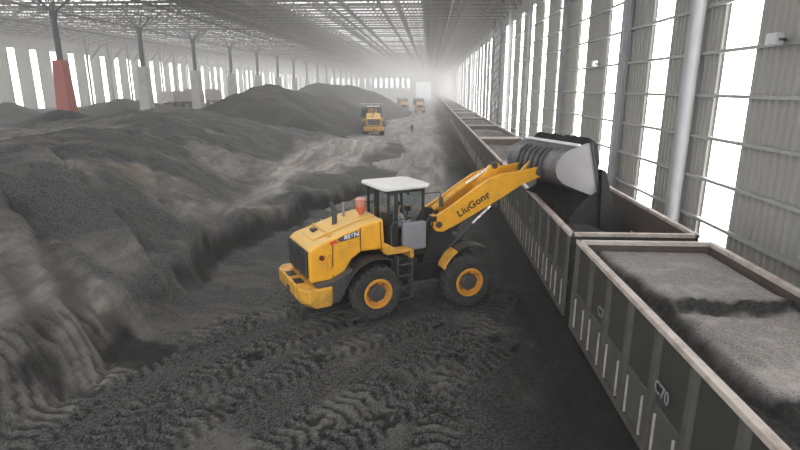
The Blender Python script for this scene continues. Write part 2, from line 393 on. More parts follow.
def edge_info(x, y):
    best = np.full(x.shape, 1e9); side = np.zeros_like(x); run = np.zeros_like(x); acc = 0
    for a, b in zip(EDGE, EDGE[1:]):
        d, s, sd = seg_dist(x, y, a, b); m = d < best
        side = np.where(m, np.sign(sd) * d, side); run = np.where(m, s + acc, run); best = np.minimum(best, d); acc += math.hypot(b[0] - a[0], b[1] - a[1])
    return best, side, run
_d, _s, _ = edge_info(np.array([-3.0]), np.array([14.0])); SIDE = float(np.sign(_s[0]))
FEAT = [([(10, 215, 2.9), (22, 240, 2.6), (40, 266, 2.2), (78, 306, 1.6)], .5), ([(30, 160, 3.6), (56, 180, 3.4), (72, 186, 3.3), (104, 202, 2.9), (130, 226, 2.4)], .5),
        ([(150, 170, 3.1), (182, 176, 2.6), (216, 196, 1.9)], .35), ([(150, 205, 2.3), (176, 218, 1.95), (198, 226, 1.6)], .35), ([(90, 150, 3.8), (140, 168, 3.2), (165, 200, 2.4)], .3), ([(0, 290, 1.9), (30, 330, 1.5)], .35)]
def near_z(x, y):
    z = tps(x, y); d, side, run = edge_info(x, y)
    for pts, amp in FEAT:                                  # slumped crests: a raised lip with a hollow below it
        W_ = [un(*p_) for p_ in pts]; bd = np.full(x.shape, 1e9); bs = np.zeros_like(x)
        for a, b in zip(W_, W_[1:]):
            dd, t_, sd = seg_dist(x, y, a, b); m = dd < bd; bs = np.where(m, np.sign(sd) * dd, bs); bd = np.minimum(bd, dd)
        q = bs * SIDE + .35 * fbm(x * .8, y * .8, 4)
        z = z + amp * .5 * np.exp(-((np.minimum(q, 0) / .9) ** 2 + (np.maximum(q, 0) / .25) ** 2)) * smooth(2.5 - bd, 0, 1.5) - amp * .7 * smooth(q, 0, .3) * np.exp(-np.clip(q, 0, 9) / .8) * smooth(2.5 - bd, 0, 1.5)
    body = smooth(z, -.1, .5)
    scal = .35 * fbm(run * .55, run * 0 + 3.1, 3)
    z = z + body * (.22 * fbm(x * .22, y * .22, 3) + .15 * fbm(x * .9, y * .9, 6, .68))
    sx = x * .83 - y * .55; sy = x * .55 + y * .83
    z = z + body * .22 * smooth(z, 1.2, 2.0) * fbm(sx * .35, sy * 1.6, 5, .65) + body * .5 * smooth(z, 1.5, 2.4) * (.3 - np.abs(fbm(sx * .16 + 7, sy * .5, 5, .6)))         # rills running downhill
    s = side * SIDE + scal                                                             # >0 on the pit side
    z = z - body * (.28 + .5 * smooth(y, 13, 18)) * smooth(s, -.05, .25) * np.exp(-np.clip(s, 0, 9) / 1.5) + body * .2 * np.exp(-((s + .25) / .35) ** 2)
    # gullies down the bank
    z = z - body * .3 * np.exp(-np.clip(s - .4, 0, 9) / 1.6) * smooth(s, .1, .5) * smooth(np.abs(fbm(run * .35 + 4, s * .2, 2)), .0, .5)
    return z + np.where(y < 22, tracks(x, y), 0) * body
def near_shade(x, y):                                  # shade painted dark on the cut face, its gullies and the slump hollows
    d, side, run = edge_info(x, y); s = side * SIDE + .35 * fbm(run * .55, run * 0 + 3.1, 3)
    n = fbm(x * 1.6, y * 1.6, 4)
    f = smooth(s + .1 * n, -.02, .1) * smooth(.28 + .45 * smooth(y, 13, 18) + .3 * n - s, 0, .35)
    g = smooth(fbm(run * .42 + 8, s * .12 + 2, 2) + .12 * n, .12, .3) * smooth(s, 0, .3) * smooth(2.6 + n - s, 0, .6)
    h = 0 * x
    for pts, amp in FEAT:
        W_ = [un(*p_) for p_ in pts]; bd = np.full(x.shape, 1e9); bs = np.zeros_like(x)
        for a, b in zip(W_, W_[1:]):
            dd, t_, sd = seg_dist(x, y, a, b); m = dd < bd; bs = np.where(m, np.sign(sd) * dd, bs); bd = np.minimum(bd, dd)
        q = bs * SIDE + .35 * fbm(x * .8, y * .8, 4); h = np.maximum(h, amp * smooth(q, 0, .25) * smooth(.9 + .5 * n - q, 0, .5) * smooth(1.6 - bd, 0, .8))
    return np.clip(np.maximum(np.maximum(f, g) * .85, h), 0, 1) * smooth(x, -30, -14)
def near_road(x, y):
    path = [un(a, b, z) for a, b, z in [(205,222,1.4),(240,204,1.4),(290,178,1.1),(340,155,.7),(385,140,.4),(400,130,.3)]]
    d = np.full(x.shape, 1e9)
    for a, b in zip(path, path[1:]): d = np.minimum(d, seg_dist(x, y, a, b)[0])
    w_ = np.clip(.6 + (y - 17) * .11, .6, 3.0)
    m = smooth(w_ - d + 1.2 * fbm(x * .5, y * .3, 4), 0, 1.4)
    _, side, run = edge_info(x, y)
    m = m * smooth(-side * SIDE, -.2, .3) * .85
    for px, py, z, rr, w_ in ((20, 252, 2.5, 1.2, .6), (50, 292, 1.8, 1.0, .6), (72, 318, 1.5, .7, .5), (8, 318, 1.7, 1.2, .45), (30, 345, 1.4, .7, .4), (172, 192, 2.2, 1.6, .4), (190, 212, 1.8, 1.2, .4), (225, 165, 2.2, 2.5, .35), (60, 172, 3.6, 1.3, .35), (15, 141, 3.2, 7, .4), (45, 262, 2.4, 1.5, .5), (110, 240, 2.3, 1.0, .3)):
        q = un(px, py, z); d2 = ((x - q[0]) ** 2 + (y - q[1]) ** 2) / rr ** 2; m = np.maximum(m, w_ * smooth(np.exp(-d2) + .5 * fbm(x * .7, y * 1.1, 5, .6), .2, .7))
    return m
hx = np.concatenate([np.arange(-35, -18, .25), np.arange(-18, 2.5, .09)]); hy = np.concatenate([np.arange(1.5, 22, .09), np.arange(22, 40, .16), np.arange(40, 72, .5)])
near_heap = grid_mesh('coal_heap', hx, hy, near_z, M['heap'], lambda X, Y, Z: Z > floor_z(X, Y) - .12, {'road': near_road, 'tread': lambda x, y: np.where(y < 22, tracks(x, y, True), .5), 'painted_shade': near_shade})
tag(near_heap, 'broad near slope of coal with a cut bank facing the big yellow loader', 'coal heap', 'coal heaps on the floor')

# ------------------------------------------------------------------ far heaps: ridges at the angle of repose
def ridge_heap(name, ridges, x0, x1, y0, y1, step, label, slope=.58, lump=.5, seed=0):
    def zf(x, y):
        z = np.full(x.shape, -3.0)
        wx = x + 1.2 * fbm(x * .12 + seed, y * .12, 3); wy = y + 1.2 * fbm(x * .12, y * .12 + seed + 7, 3)
        for (a, ha), (b, hb) in ridges:
            d, s, _ = seg_dist(wx, wy, a, b); L_ = math.hypot(b[0] - a[0], b[1] - a[1]); t = np.clip(s / L_, 0, 1)
            h = ha + (hb - ha) * t - slope * (np.sqrt(d ** 2 + 1.2) - 1.1)
            z = np.logaddexp(z * 3, h * 3) / 3
        return z + lump * smooth(z, 0, 1) * (.5 * fbm(x * .3 + seed, y * .3, 4) + .3 * fbm(x * 1.3, y * 1.3, 4, .65) + 1.1 * (.28 - np.abs(fbm(x * .22 + seed, y * .22 + 3, 4))))
    o = grid_mesh(name, np.arange(x0, x1, step), np.arange(y0, y1, step), zf, M['far_heap'], lambda X, Y, Z: Z > -.15)
    tag(o, label, 'coal heap', 'coal heaps on the floor'); return zf
def at(px, py, Y):                                    # point on the pixel's ray at depth Y
    d = _f * FPX + _r * (px - 400) + _u * (225 - py); q = d * Y / d[1]; return (q[0], q[1]), q[2] + CAM_H
r1, r2, r3, r4 = at(262, 88, 66), at(238, 94, 60), at(300, 92, 78), at(325, 95, 62)
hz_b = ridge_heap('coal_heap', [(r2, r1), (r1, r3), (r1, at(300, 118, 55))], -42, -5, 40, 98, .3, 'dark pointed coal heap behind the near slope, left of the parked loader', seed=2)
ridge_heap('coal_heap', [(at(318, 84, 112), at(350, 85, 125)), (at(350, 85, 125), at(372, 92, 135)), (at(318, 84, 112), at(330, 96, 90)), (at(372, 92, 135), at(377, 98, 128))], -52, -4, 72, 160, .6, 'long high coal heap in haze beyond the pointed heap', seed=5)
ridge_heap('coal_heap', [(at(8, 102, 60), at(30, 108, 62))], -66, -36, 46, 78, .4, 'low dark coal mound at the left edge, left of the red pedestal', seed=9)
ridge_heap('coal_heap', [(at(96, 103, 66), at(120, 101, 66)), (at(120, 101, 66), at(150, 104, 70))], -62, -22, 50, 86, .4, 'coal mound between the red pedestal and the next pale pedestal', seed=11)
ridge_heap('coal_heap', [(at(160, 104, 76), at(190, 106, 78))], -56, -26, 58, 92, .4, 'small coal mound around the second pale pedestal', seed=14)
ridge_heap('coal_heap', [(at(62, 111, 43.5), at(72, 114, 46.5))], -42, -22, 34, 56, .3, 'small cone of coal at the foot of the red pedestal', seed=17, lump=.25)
def plateau(x, y): return 3.4 * smooth(x, -69, -64) * smooth(-x, 22, 28) * smooth(y, 28, 38) * smooth(-y, -135, -110) + .35 * fbm(x * .12, y * .12, 4) + .1 * fbm(x * .7, y * .7, 3) - .2
o = grid_mesh('coal_bed', np.arange(-66, -20, .5), np.arange(26, 140, .5), plateau, M['far_heap'], lambda X, Y, Z: Z > -.1)
tag(o, 'wide flat bed of levelled coal under the row of pedestals along the left', 'coal bed')

# ------------------------------------------------------------------ building shell
Y0, Y1, XL, XR, ZR = -12.0, 332.0, -66.0, 9.0, 16.6
def corr(mb, y0, y1, z0, z1, x, sgn, pitch=.3, depth=.07):   # corrugated sheet in the y-z plane
    n = max(1, round((y1 - y0) / pitch)); p = (y1 - y0) / n; pts = []
    for i in range(n):
        b = y0 + i * p; pts += [(b, 0), (b + .45 * p, 0), (b + .55 * p, depth), (b + .9 * p, depth)]
    pts.append((y1, 0))
    vs = []; fs = []
    for y, d in pts: vs += [(x - sgn * d, y, z0), (x - sgn * d, y, z1)]
    for i in range(len(pts) - 1): fs.append((2 * i, 2 * i + 1, 2 * i + 3, 2 * i + 2))
    mb.add(vs, fs)
def side_wall(name, x, sgn, strips, zs0, zs1, pitch):
    mb = MB(); prev = Y0
    for a, b in strips + [(Y1, Y1)]:
        if a > prev: corr(mb, prev, a, 0, ZR, x, sgn, pitch)
        if b > a:
            corr(mb, a, b, zs1, ZR, x, sgn, pitch); corr(mb, a, b, 0, zs0, x, sgn, pitch)
        prev = b
    o = mb.build(name, M['wall_sheet'], ang=20); struct(o)
    return o
RS = [(16.75 + 5.56 * k) for k in range(-5, 56)]; RS = [y for y in RS if Y0 + 1 < y < Y1 - 2]
wr_strips = [(y - .85, y + .85) for y in RS if abs(y - 11.2) > 1]
wall_r = side_wall('wall_right', XR, 1, wr_strips, .6, 13.4, .3)
LS = [84.6 + 4.85 * k for k in range(-16, 50)]; LS = [y for y in LS if Y0 + 1 < y < Y1 - 2]
wl_strips = [(y - .75, y + .75) for y in LS]
wall_l = side_wall('wall_left', XL, -1, wl_strips, 2.0, 12.5, .6)
wn = 0
def windows(x, strips, z0, z1):
    global wn
    proto = None
    for a, b in strips:
        wn += 1
        if proto is None:
            mb = MB(); mb.box(-.015, .015, -(b - a) / 2, (b - a) / 2, 0, z1 - z0); o = mb.build('window_%d' % wn, M['pane'])
            proto = o
        else:
            o = proto.copy(); o.name = 'window_%d' % wn; col.objects.link(o)
        o.location = (x, (a + b) / 2, z0); struct(o)
windows(XR + .02, wr_strips, .6, 13.4)
windows(XL - .02, wl_strips, 2.0, 12.5)
def wall_x(name, y, openings):
    mb = MB(); xs_ = sorted(openings); prev = XL
    for a, b, z0, z1 in xs_ + [(XR, XR, 0, 0)]:
        if a > prev: mb.box(prev, a, y - .05, y + .05, 0, ZR)
        if b > a:
            mb.box(a, b, y - .05, y + .05, z1, ZR)
            if z0 > 0: mb.box(a, b, y - .05, y + .05, 0, z0)
        prev = b
    return struct(mb.build(name, M['wall_sheet']))
ops = [(-60 + 3.3 * k, -60 + 3.3 * k + 1.5, 6.5, 12.0) for k in range(15)]
ops.append((-8.5, .5, 0, 10.0))
wall_x('wall_far', Y1, ops)
for a, b, z0, z1 in ops[:-1]:
    wn += 1; struct(MB().box(a, b, Y1 - .02, Y1 + .02, z0, z1).build('window_%d' % wn, M['pane']))
# girts and posts on the walls
mb = MB()
for z in (2.25, 3.56, 4.86, 6.16, 7.48, 8.9, 10.2, 11.6, 13.0): mb.box(XR - .2, XR - .06, Y0, Y1, z - .05, z + .05)
o = mb.build('girt', M['girt'], wall_r)
mb = MB()
for z in (4.2, 6.2, 8.2, 10.2, 12.2): mb.box(XL + .06, XL + .2, Y0, Y1, z - .05, z + .05)
o = mb.build('girt', M['girt'], wall_l)
# roof: sheets with two bands of roof lights in it
SK = [(-62.0, -32.0), (-19.0, -1.1)]
mb = MB()
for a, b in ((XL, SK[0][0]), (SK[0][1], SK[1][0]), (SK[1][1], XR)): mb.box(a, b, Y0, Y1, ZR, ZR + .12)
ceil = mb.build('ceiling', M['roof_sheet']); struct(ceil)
for a, b in SK:
    mb = MB(); mo = MB(); y = Y0
    while y < Y1:
        mb.box(a, b, y, min(y + 1.5, Y1), ZR + .05, ZR + .1); mo.box(a, b, y + 1.5, min(y + 3.0, Y1), ZR, ZR + .1); y += 3.0
    mb.build('skylight', M['roof_pane'], ceil); mo.build('roof_panel', M['roof_sheet'], ceil)
# double-layer space frame under the roof
def bars(segs, r):
    A = np.array([s[0] for s in segs], float); B = np.array([s[1] for s in segs], float)
    D = B - A; D /= np.linalg.norm(D, axis=1)[:, None]
    q = np.where(np.abs(D[:, 2:3]) < .9, np.array([[0, 0, 1.0]]), np.array([[1.0, 0, 0]]))
    e1 = np.cross(D, q); e1 /= np.linalg.norm(e1, axis=1)[:, None]; e2 = np.cross(D, e1)
    rr = np.array([s[2] if len(s) > 2 else r for s in segs])[:, None]
    V = np.stack([P + (e1 * math.cos(t) + e2 * math.sin(t)) * rr for P in (A, B) for t in (PI / 4, 3 * PI / 4, 5 * PI / 4, 7 * PI / 4)], 1)
    n = len(segs); base = np.arange(n)[:, None, None] * 8
    F = (base + np.array([[i, (i + 1) % 4, 4 + (i + 1) % 4, 4 + i] for i in range(4)])[None]).reshape(-1, 4)
    return V.reshape(-1, 3), F
segs = []
bay = 3.0; nx_, ny_ = 25, int((Y1 - Y0) / bay)
ZB, ZT = 14.4, 16.35
for i in range(nx_ + 1):
    for j in range(ny_ + 1):
        x, y = XL + i * bay, Y0 + j * bay
        if i < nx_: segs.append(((x, y, ZB), (x + bay, y, ZB), .05))
        if j < ny_: segs.append(((x, y, ZB), (x, y + bay, ZB), .05))
        if i < nx_ and j < ny_:
            c = (x + bay / 2, y + bay / 2, ZT)
            for dx in (0, bay):
                for dy in (0, bay): segs.append((c, (x + dx, y + dy, ZB), .04))
            if i < nx_ - 1: segs.append((c, (c[0] + bay, c[1], ZT), .05))
            if j < ny_ - 1: segs.append((c, (c[0], c[1] + bay, ZT), .05))
for x in (-5.0, -10.0, -22.0, -27.5, -40.0, -50.0, 2.0):
    segs.append(((x, Y0, ZB - .1), (x, Y1, ZB - .1), .16))
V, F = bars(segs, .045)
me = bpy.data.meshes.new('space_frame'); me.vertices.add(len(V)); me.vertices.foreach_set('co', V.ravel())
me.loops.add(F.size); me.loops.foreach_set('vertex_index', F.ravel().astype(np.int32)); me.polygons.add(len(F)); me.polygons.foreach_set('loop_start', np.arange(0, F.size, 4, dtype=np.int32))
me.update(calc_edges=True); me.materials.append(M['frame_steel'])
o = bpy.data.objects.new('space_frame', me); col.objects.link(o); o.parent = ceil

# haze of coal dust filling the hall
for a_, b_, den, lab in HAZE:
    hz = MB().box(XL - .5, XR + .5, a_, b_ - .02, -.6, ZR + .6).build('dust_haze', M['pane'])
    hm = bpy.data.materials.new('dust_haze'); hm.use_nodes = True; hn = hm.node_tree.nodes; hn.remove(hn['Principled BSDF'])
    vs_ = hn.new('ShaderNodeVolumeScatter'); vs_.inputs['Color'].default_value = (1, .99, .98, 1); vs_.inputs['Density'].default_value = den; vs_.inputs['Anisotropy'].default_value = .1
    hm.node_tree.links.new(vs_.outputs[0], hn['Material Output'].inputs['Volume']); hz.data.materials[0] = hm
    tag(hz, lab, 'haze', kind='stuff')

# ------------------------------------------------------------------ tree columns in the middle row
def tree_column(k, y):
    red = k == 0
    lab = ('tall column on a red painted pedestal, its branches spreading up into the roof' if red else
           'branching roof column on a pale pedestal, %s in the row behind the red one' % ORD[k - 1].replace('nearest', 'first'))
    t = tag(empty('tree_column', (-33.0, y, 3.0)), lab, 'column', 'branching columns in the middle of the shed')
    zt = 8.8 - 3
    n = []
    ped = MB()
    b, tp = .66, .47
    ped.add([(-b, -b, 0), (b, -b, 0), (b, b, 0), (-b, b, 0), (-tp, -tp, zt), (tp, -tp, zt), (tp, tp, zt), (-tp, tp, zt)], [(0, 1, 2, 3), (4, 5, 6, 7), (0, 1, 5, 4), (1, 2, 6, 5), (2, 3, 7, 6), (3, 0, 4, 7)])
    ped.build('pedestal', M['red_pedestal'] if red else M['pale_pedestal'], t, .05)
    MB().tube((0, 0, zt), (0, 0, 9.6), .25, 16).build('shaft', M['dark_column'], t)
    MB().tube((0, 0, 9.4), (0, 0, 9.9), .33, 16).build('cap', M['dark_column'], t)
    for q in range(8):
        a = q * PI / 4; rr = 1.7 if q % 2 else 2.7
        MB().tube((0, 0, 9.7), (rr * math.cos(a), rr * math.sin(a), ZB - 3), .07, 8).build('branch', M['dark_column'], t)
    return t
tc0 = tree_column(0, 48.0); tc1 = tree_column(1, 62.2)
for k in range(2, 20):
    y = 62.2 + 14.1 * (k - 1)
    c = tc1.copy(); col.objects.link(c); c.location.y = y
    c['label'] = 'branching roof column on a pale pedestal, %s in the row behind the red one' % ORD[k - 1]
    for ch in kids(tc1):
        d = ch.copy(); col.objects.link(d); d.parent = c
# steel columns along the right wall
MB_ = MB().tube((0, 0, -.1), (0, 0, ZB + 1), .235, 24)
for z in (2, 4.6, 7.2, 9.8): MB_.tube((0, 0, z), (0, 0, z + .08), .25, 24)
rc = MB_.build('round_column', M['column_steel'], loc=(8.55, 18.75, 0)); tag(rc, 'thick round grey column before the right wall, beside the near wagons', 'column')
hc = MB().box(-.15, .15, -.02, .02, -.1, ZB + 1).box(-.16, -.13, -.16, .16, -.1, ZB + 1).box(.13, .16, -.16, .16, -.1, ZB + 1).build('wall_column', M['column_steel'])
hy_ = [25.5, 37.0] + [49.7 + 12.5 * k for k in range(22)]
for i, y in enumerate(hy_):
    o = hc if i == 0 else hc.copy()
    if i: col.objects.link(o)
    o.location = (8.62, y, 0)
    tag(o, 'flanged grey steel column on the right wall, %s one beyond the round column' % ORD[i].replace('nearest', 'first'), 'column', 'flanged columns on the right wall')
t = tag(empty('lattice_column', (8.2, 69.5, 0)), 'open lattice steel column among the bright strips of the right wall', 'column')
for dx in (-.4, .4):
    for dy in (-.5, .5): MB().tube((dx, dy, 0), (dx, dy, ZB), .07, 6).build('chord', M['dark_column'], t)
mb = MB()
for k in range(14):
    z = k * 1.0
    for s in (-.5, .5): mb.tube((-.4, s, z), (.4, s, z + 1), .04, 5)
    for s in (-.4, .4): mb.tube((s, -.5, z + (k % 2)), (s, .5, z + 1 - (k % 2)), .04, 5)
mb.build('lacing', M['dark_column'], t)
# braces at the head of the left wall
mb = MB()
for k in range(14, 46):
    y = 2.0 + 7.25 * k
    if y > Y1: break
    for dx, dy in ((3, 0), (2, 2.2), (2, -2.2)): mb.tube((XL + .3, y, 11.0), (XL + .3 + dx, y + dy, ZB), .09, 6)
    mb.box(XL + .1, XL + .4, y - .15, y + .15, 0, 15.5)
mb.build('wall_frame', M['frame_steel'], wall_l)
# floodlights on the right wall
def floodlight(x, y, z, label):
    t = tag(empty('floodlight', (x, y, z)), label, 'lamp', 'floodlights on the right wall')
    MB().box(-.1, .12, -.2, .2, -.13, .17).build('housing', M['lamp_metal'], t, .03)
    MB().box(-.125, -.1, -.17, .17, -.1, .14).build('lens', M['lamp_glass'], t)
    MB().box(.1, .3, -.03, .03, -.03, .03).box(.08, .12, -.24, .24, -.03, .03).box(-.02, .12, -.24, -.2, -.03, .03).box(-.02, .12, .2, .24, -.03, .03).build('bracket', M['dark_column'], t)
floodlight(8.5, 14.4, 7.55, 'small pale floodlight on a girt high on the right wall, at the right edge')
floodlight(8.5, 28.6 + .8, 7.6, 'small pale floodlight on the right wall above the raised bucket')

# ------------------------------------------------------------------ coal wagons
WX0, WX1, WT = 3.68, 6.85, 2.8
WXC, WHW = (WX0 + WX1) / 2, (WX1 - WX0) / 2
WL = 13.25; PITCH_W = 13.95
def wagon_shell(mb_side=True): pass
def make_wagon(detail):
    r = empty('coal_wagon')
    hl = WL / 2
    NB = 11
    ys_ = [-hl + .12 + i * (WL - .24) / NB for i in range(NB + 1)]
    if detail:
        for s in (-1, 1):
            x = s * WHW
            MB().box(min(x, x - s * .05), max(x, x - s * .05), -hl, hl, .62, WT - .06).build('side_wall', M['wagon'], r)
            for i, y in enumerate(ys_):
                pm = MB()
                xi = x - s * .0; xo = x + s * .09
                pm.add([(xi, y - .1, .6), (xi, y + .1, .6), (xo, y + .07, .6), (xo, y - .07, .6), (xi, y - .1, WT - .1), (xi, y + .1, WT - .1), (xo - s * .03, y + .07, WT - .1), (xo - s * .03, y - .07, WT - .1)],
                       [(0, 1, 2, 3), (4, 5, 6, 7), (0, 1, 5, 4), (1, 2, 6, 5), (2, 3, 7, 6), (3, 0, 4, 7)])
                pm.build('side_post', M['wagon_post'], r)
            for a, b in zip(ys_, ys_[1:]):
                d = MB().box(min(x, x + s * .04), max(x, x + s * .04), a + .16, b - .16, .68, 1.55).build('side_door', M['wagon_door'], r, .01)
                for q in (a + .24, b - .27): MB().box(min(x + s * .03, x + s * .07), max(x + s * .03, x + s * .07), q, q + .03, .66, 1.4).build('hinge', M['rim_rust'], d)
            MB().box(min(x, x + s * .07), max(x, x + s * .07), -hl, hl, .5, .64).build('side_sill', M['wagon_post'], r)
        for s in (-1, 1):
            y = s * hl
            em = MB().box(-WHW, WHW, min(y, y - s * .05), max(y, y - s * .05), .62, WT - .06)
            for z in (.8, 1.4, 2.0, 2.5): em.box(-WHW, WHW, min(y, y + s * .07), max(y, y + s * .07), z, z + .12)
            em.build('end_wall', M['wagon'], r)
            MB().box(-.12, .12, min(y, y + s * .33), max(y, y + s * .33), .5, .72).build('coupler', M['under'], r, .03)
        MB().box(-WHW + .05, WHW - .05, -hl, hl, .55, .62).box(-.2, .2, -hl, hl, .4, .56).build('underframe', M['under'], r)
        for s in (-1, 1):
            bo = MB().box(-.95, -.8, s * 4.6 - 1.1, s * 4.6 + 1.1, .3, .52).box(.8, .95, s * 4.6 - 1.1, s * 4.6 + 1.1, .3, .52).box(-.9, .9, s * 4.6 - .2, s * 4.6 + .2, .3, .5).build('bogie', M['under'], r)
            for yy in (-.85, .85):
                for sx in (-1, 1):
                    MB().tube((sx * .68, s * 4.6 + yy, .38), (sx * .8, s * 4.6 + yy, .38), .38, 20).tube((0, s * 4.6 + yy, .38), (sx * .9, s * 4.6 + yy, .38), .07, 8).build('wheel', M['under'], bo)
        # inside lining
        lin = MB()
        for s in (-1, 1): lin.box(min(s * (WHW - .07), s * (WHW - .05)), max(s * (WHW - .07), s * (WHW - .05)), -hl + .05, hl - .05, .7, WT - .08)
        for s in (-1, 1): lin.box(-WHW + .05, WHW - .05, min(s * (hl - .07), s * (hl - .05)), max(s * (hl - .07), s * (hl - .05)), .7, WT - .08)
        lin.build('lining', M['inner_rust'], r)
        # stencilled marks on the doors (short white strokes, too small to read)
        for yy in (4.35, 1.4, -1.5):
            text_obj('C70', .3, M['mid_grey'], r, Matrix.Translation((-WHW - .055, yy, 1.85)) @ Matrix.Rotation(-PI / 2, 4, 'Z') @ Matrix.Rotation(PI / 2, 4, 'X'), 'stencil', .002)
    else:
        b = MB()
        for s in (-1, 1):
            x = s * WHW
            b.box(min(x, x - s * .08), max(x, x - s * .08), -hl, hl, .5, WT - .06)
            b.box(-WHW, WHW, min(s * hl, s * (hl - .08)), max(s * hl, s * (hl - .08)), .5, WT - .06)
            for y in ys_: b.box(min(x, x + s * .08), max(x, x + s * .08), y - .09, y + .09, .55, WT - .1)
        b.box(-WHW, WHW, -hl, hl, .5, .6)
        b.build('body', M['wagon'], r)
        mb = MB()
        for s in (-1, 1):
            for yy in (-.85, .85):
                for sx in (-1, 1): mb.tube((sx * .68, s * 4.6 + yy, .38), (sx * .8, s * 4.6 + yy, .38), .38, 12)
            mb.box(-.9, .9, s * 4.6 - 1.1, s * 4.6 + 1.1, .3, .5)
        mb.build('running_gear', M['under'], r)
    tr = MB()
    for s in (-1, 1):
        tr.box(min(s * (WHW + .05), s * (WHW - .09)), max(s * (WHW + .05), s * (WHW - .09)), -hl - .04, hl + .04, WT - .1, WT)
        tr.box(-WHW, WHW, min(s * (hl - .09), s * (hl + .04)), max(s * (hl - .09), s * (hl + .04)), WT - .1, WT)
    tr.build('top_rail', M['rim_rust'], r, .012)
    return r
def loose(x, y):                                       # 1 where the top is fresh loose lumps, 0 where it is levelled and dusty
    n = .35 * fbm(x * 1.5, y * 1.5, 4)
    a = smooth(-(x + .85 + .075 * (y - 3.9) + .05 * np.sin(y * 1.3)) + n * .4, -.12, .12)
    a = np.maximum(a, smooth(.2 - np.abs(y - 3.2 + .12 * np.sin(x * 2.1) - .1 * x + n * .4), -.1, .12) * smooth(x, -1.2, -.6))
    a = np.maximum(a, smooth(.3 - y - .5 * x + n, 0, .3) * smooth(y, -2.2, -1.8)); a = np.maximum(a, smooth(.12 - (WL / 2 - y) + n * .3, -.1, .1))
    return a
def load_surface(i):
    rs = 31 * i
    def zf(x, y):
        edge = smooth(np.minimum(WHW - np.abs(x), WL / 2 - np.abs(y)), .05, .55)
        if i == 0:                                             # levelled top with push ridges and a dark trough by the rim
            L_ = loose(x, y)
            z = 2.58 + .012 * fbm(x * 2, y * 2, 4) - .1 * smooth(-y, -1.4, 4) - .07 * L_ + .11 * L_ * fbm(x * 4 + 5, y * 4, 5, .68)
            z = z - .16 * smooth(-(x + .85 + .075 * (y - 3.9) + .05 * np.sin(y * 1.3)), 0, .2) - .12 * smooth(x - 1.35, 0, .2)
            rg = y - 3.25 + .12 * np.sin(x * 2.1) - .1 * x; z = z + .13 * np.exp(-(rg / .2) ** 2) * smooth(x, -1.0, -.3) * (1 + fbm(x * 4, y * 4, 3)) - .1 * smooth(-rg, 0, .3)
            rg2 = (x + .55) + .2 * (y - 2.2); z = z + .08 * np.exp(-(rg2 / .1) ** 2) * smooth(2.9 - y, 0, .4) * smooth(y, .6, 1.2)
            return z
        if i == 1:
            z = 1.75 + .1 * fbm(x * 1.2, y * 1.2, 5)
            z = z + 1.0 * np.exp(-(((y + 2.0) / 3.0) ** 2 + ((x + .9) / 1.25) ** 2)) + .45 * smooth(y, -2, 2)
            return z + .04 * fbm(x * 6, y * 6, 4, .6)
        f_ = 2.42 + .1 * math.sin(i * 2.1)
        z = f_ + .22 * np.cos(y * 2 * PI / (WL / 2.5) + i) * (1 - .3 * (x / WHW) ** 2) + .1 * fbm(x + rs, y + rs, 4)
        return z - .12 * (1 - edge)
    return zf
heavy = make_wagon(True); heavy.location = (WXC, 12.75 - WL / 2, 0)
lite = None
wlab = ['grey-green open coal wagon with rusty rim, nearest the camera, filled nearly level', 'open coal wagon being filled under the raised bucket']
for i in range(23):
    yc = 12.75 - WL / 2 + i * PITCH_W
    if yc + WL / 2 > Y1: break
    if i == 0: wg = heavy
    elif i < 7: wg = copy_tree(heavy)
    elif lite is None: wg = lite = make_wagon(False)
    else: wg = copy_tree(lite)
    wg.location = (WXC, yc, 0)
    tag(wg, wlab[i] if i < 2 else 'loaded open coal wagon, %s in the train counting from the camera' % ORD[i], 'wagon', 'train of open coal wagons')
    st = .04 if i == 0 else .05 if i < 2 else .25 if i < 8 else .6
    xs_ = np.linspace(-WHW + .08, WHW - .08, max(7, int(3.0 / st))); ysx = np.linspace(-WL / 2 + .08, WL / 2 - .08, int(13 / st))
    ld = grid_mesh('coal_load', xs_, ysx, load_surface(i), M['wagon_coal'], None, loose if i == 0 else (lambda x, y: np.clip((smooth(1.0 - x + .4 * fbm(x, y, 3), 0, .6) if i == 1 else np.full(x.shape, .75) + .5 * fbm(x, y, 4)), 0, 1))); ld.location = (WXC, yc, 0)
    tag(ld, 'coal filling %s' % ('the wagon nearest the camera, levelled with dark furrows' if i == 0 else 'the wagon under the bucket' if i == 1 else 'the %s wagon of the train' % ORD[i]), 'coal load', 'coal loads in the wagons', 'stuff')

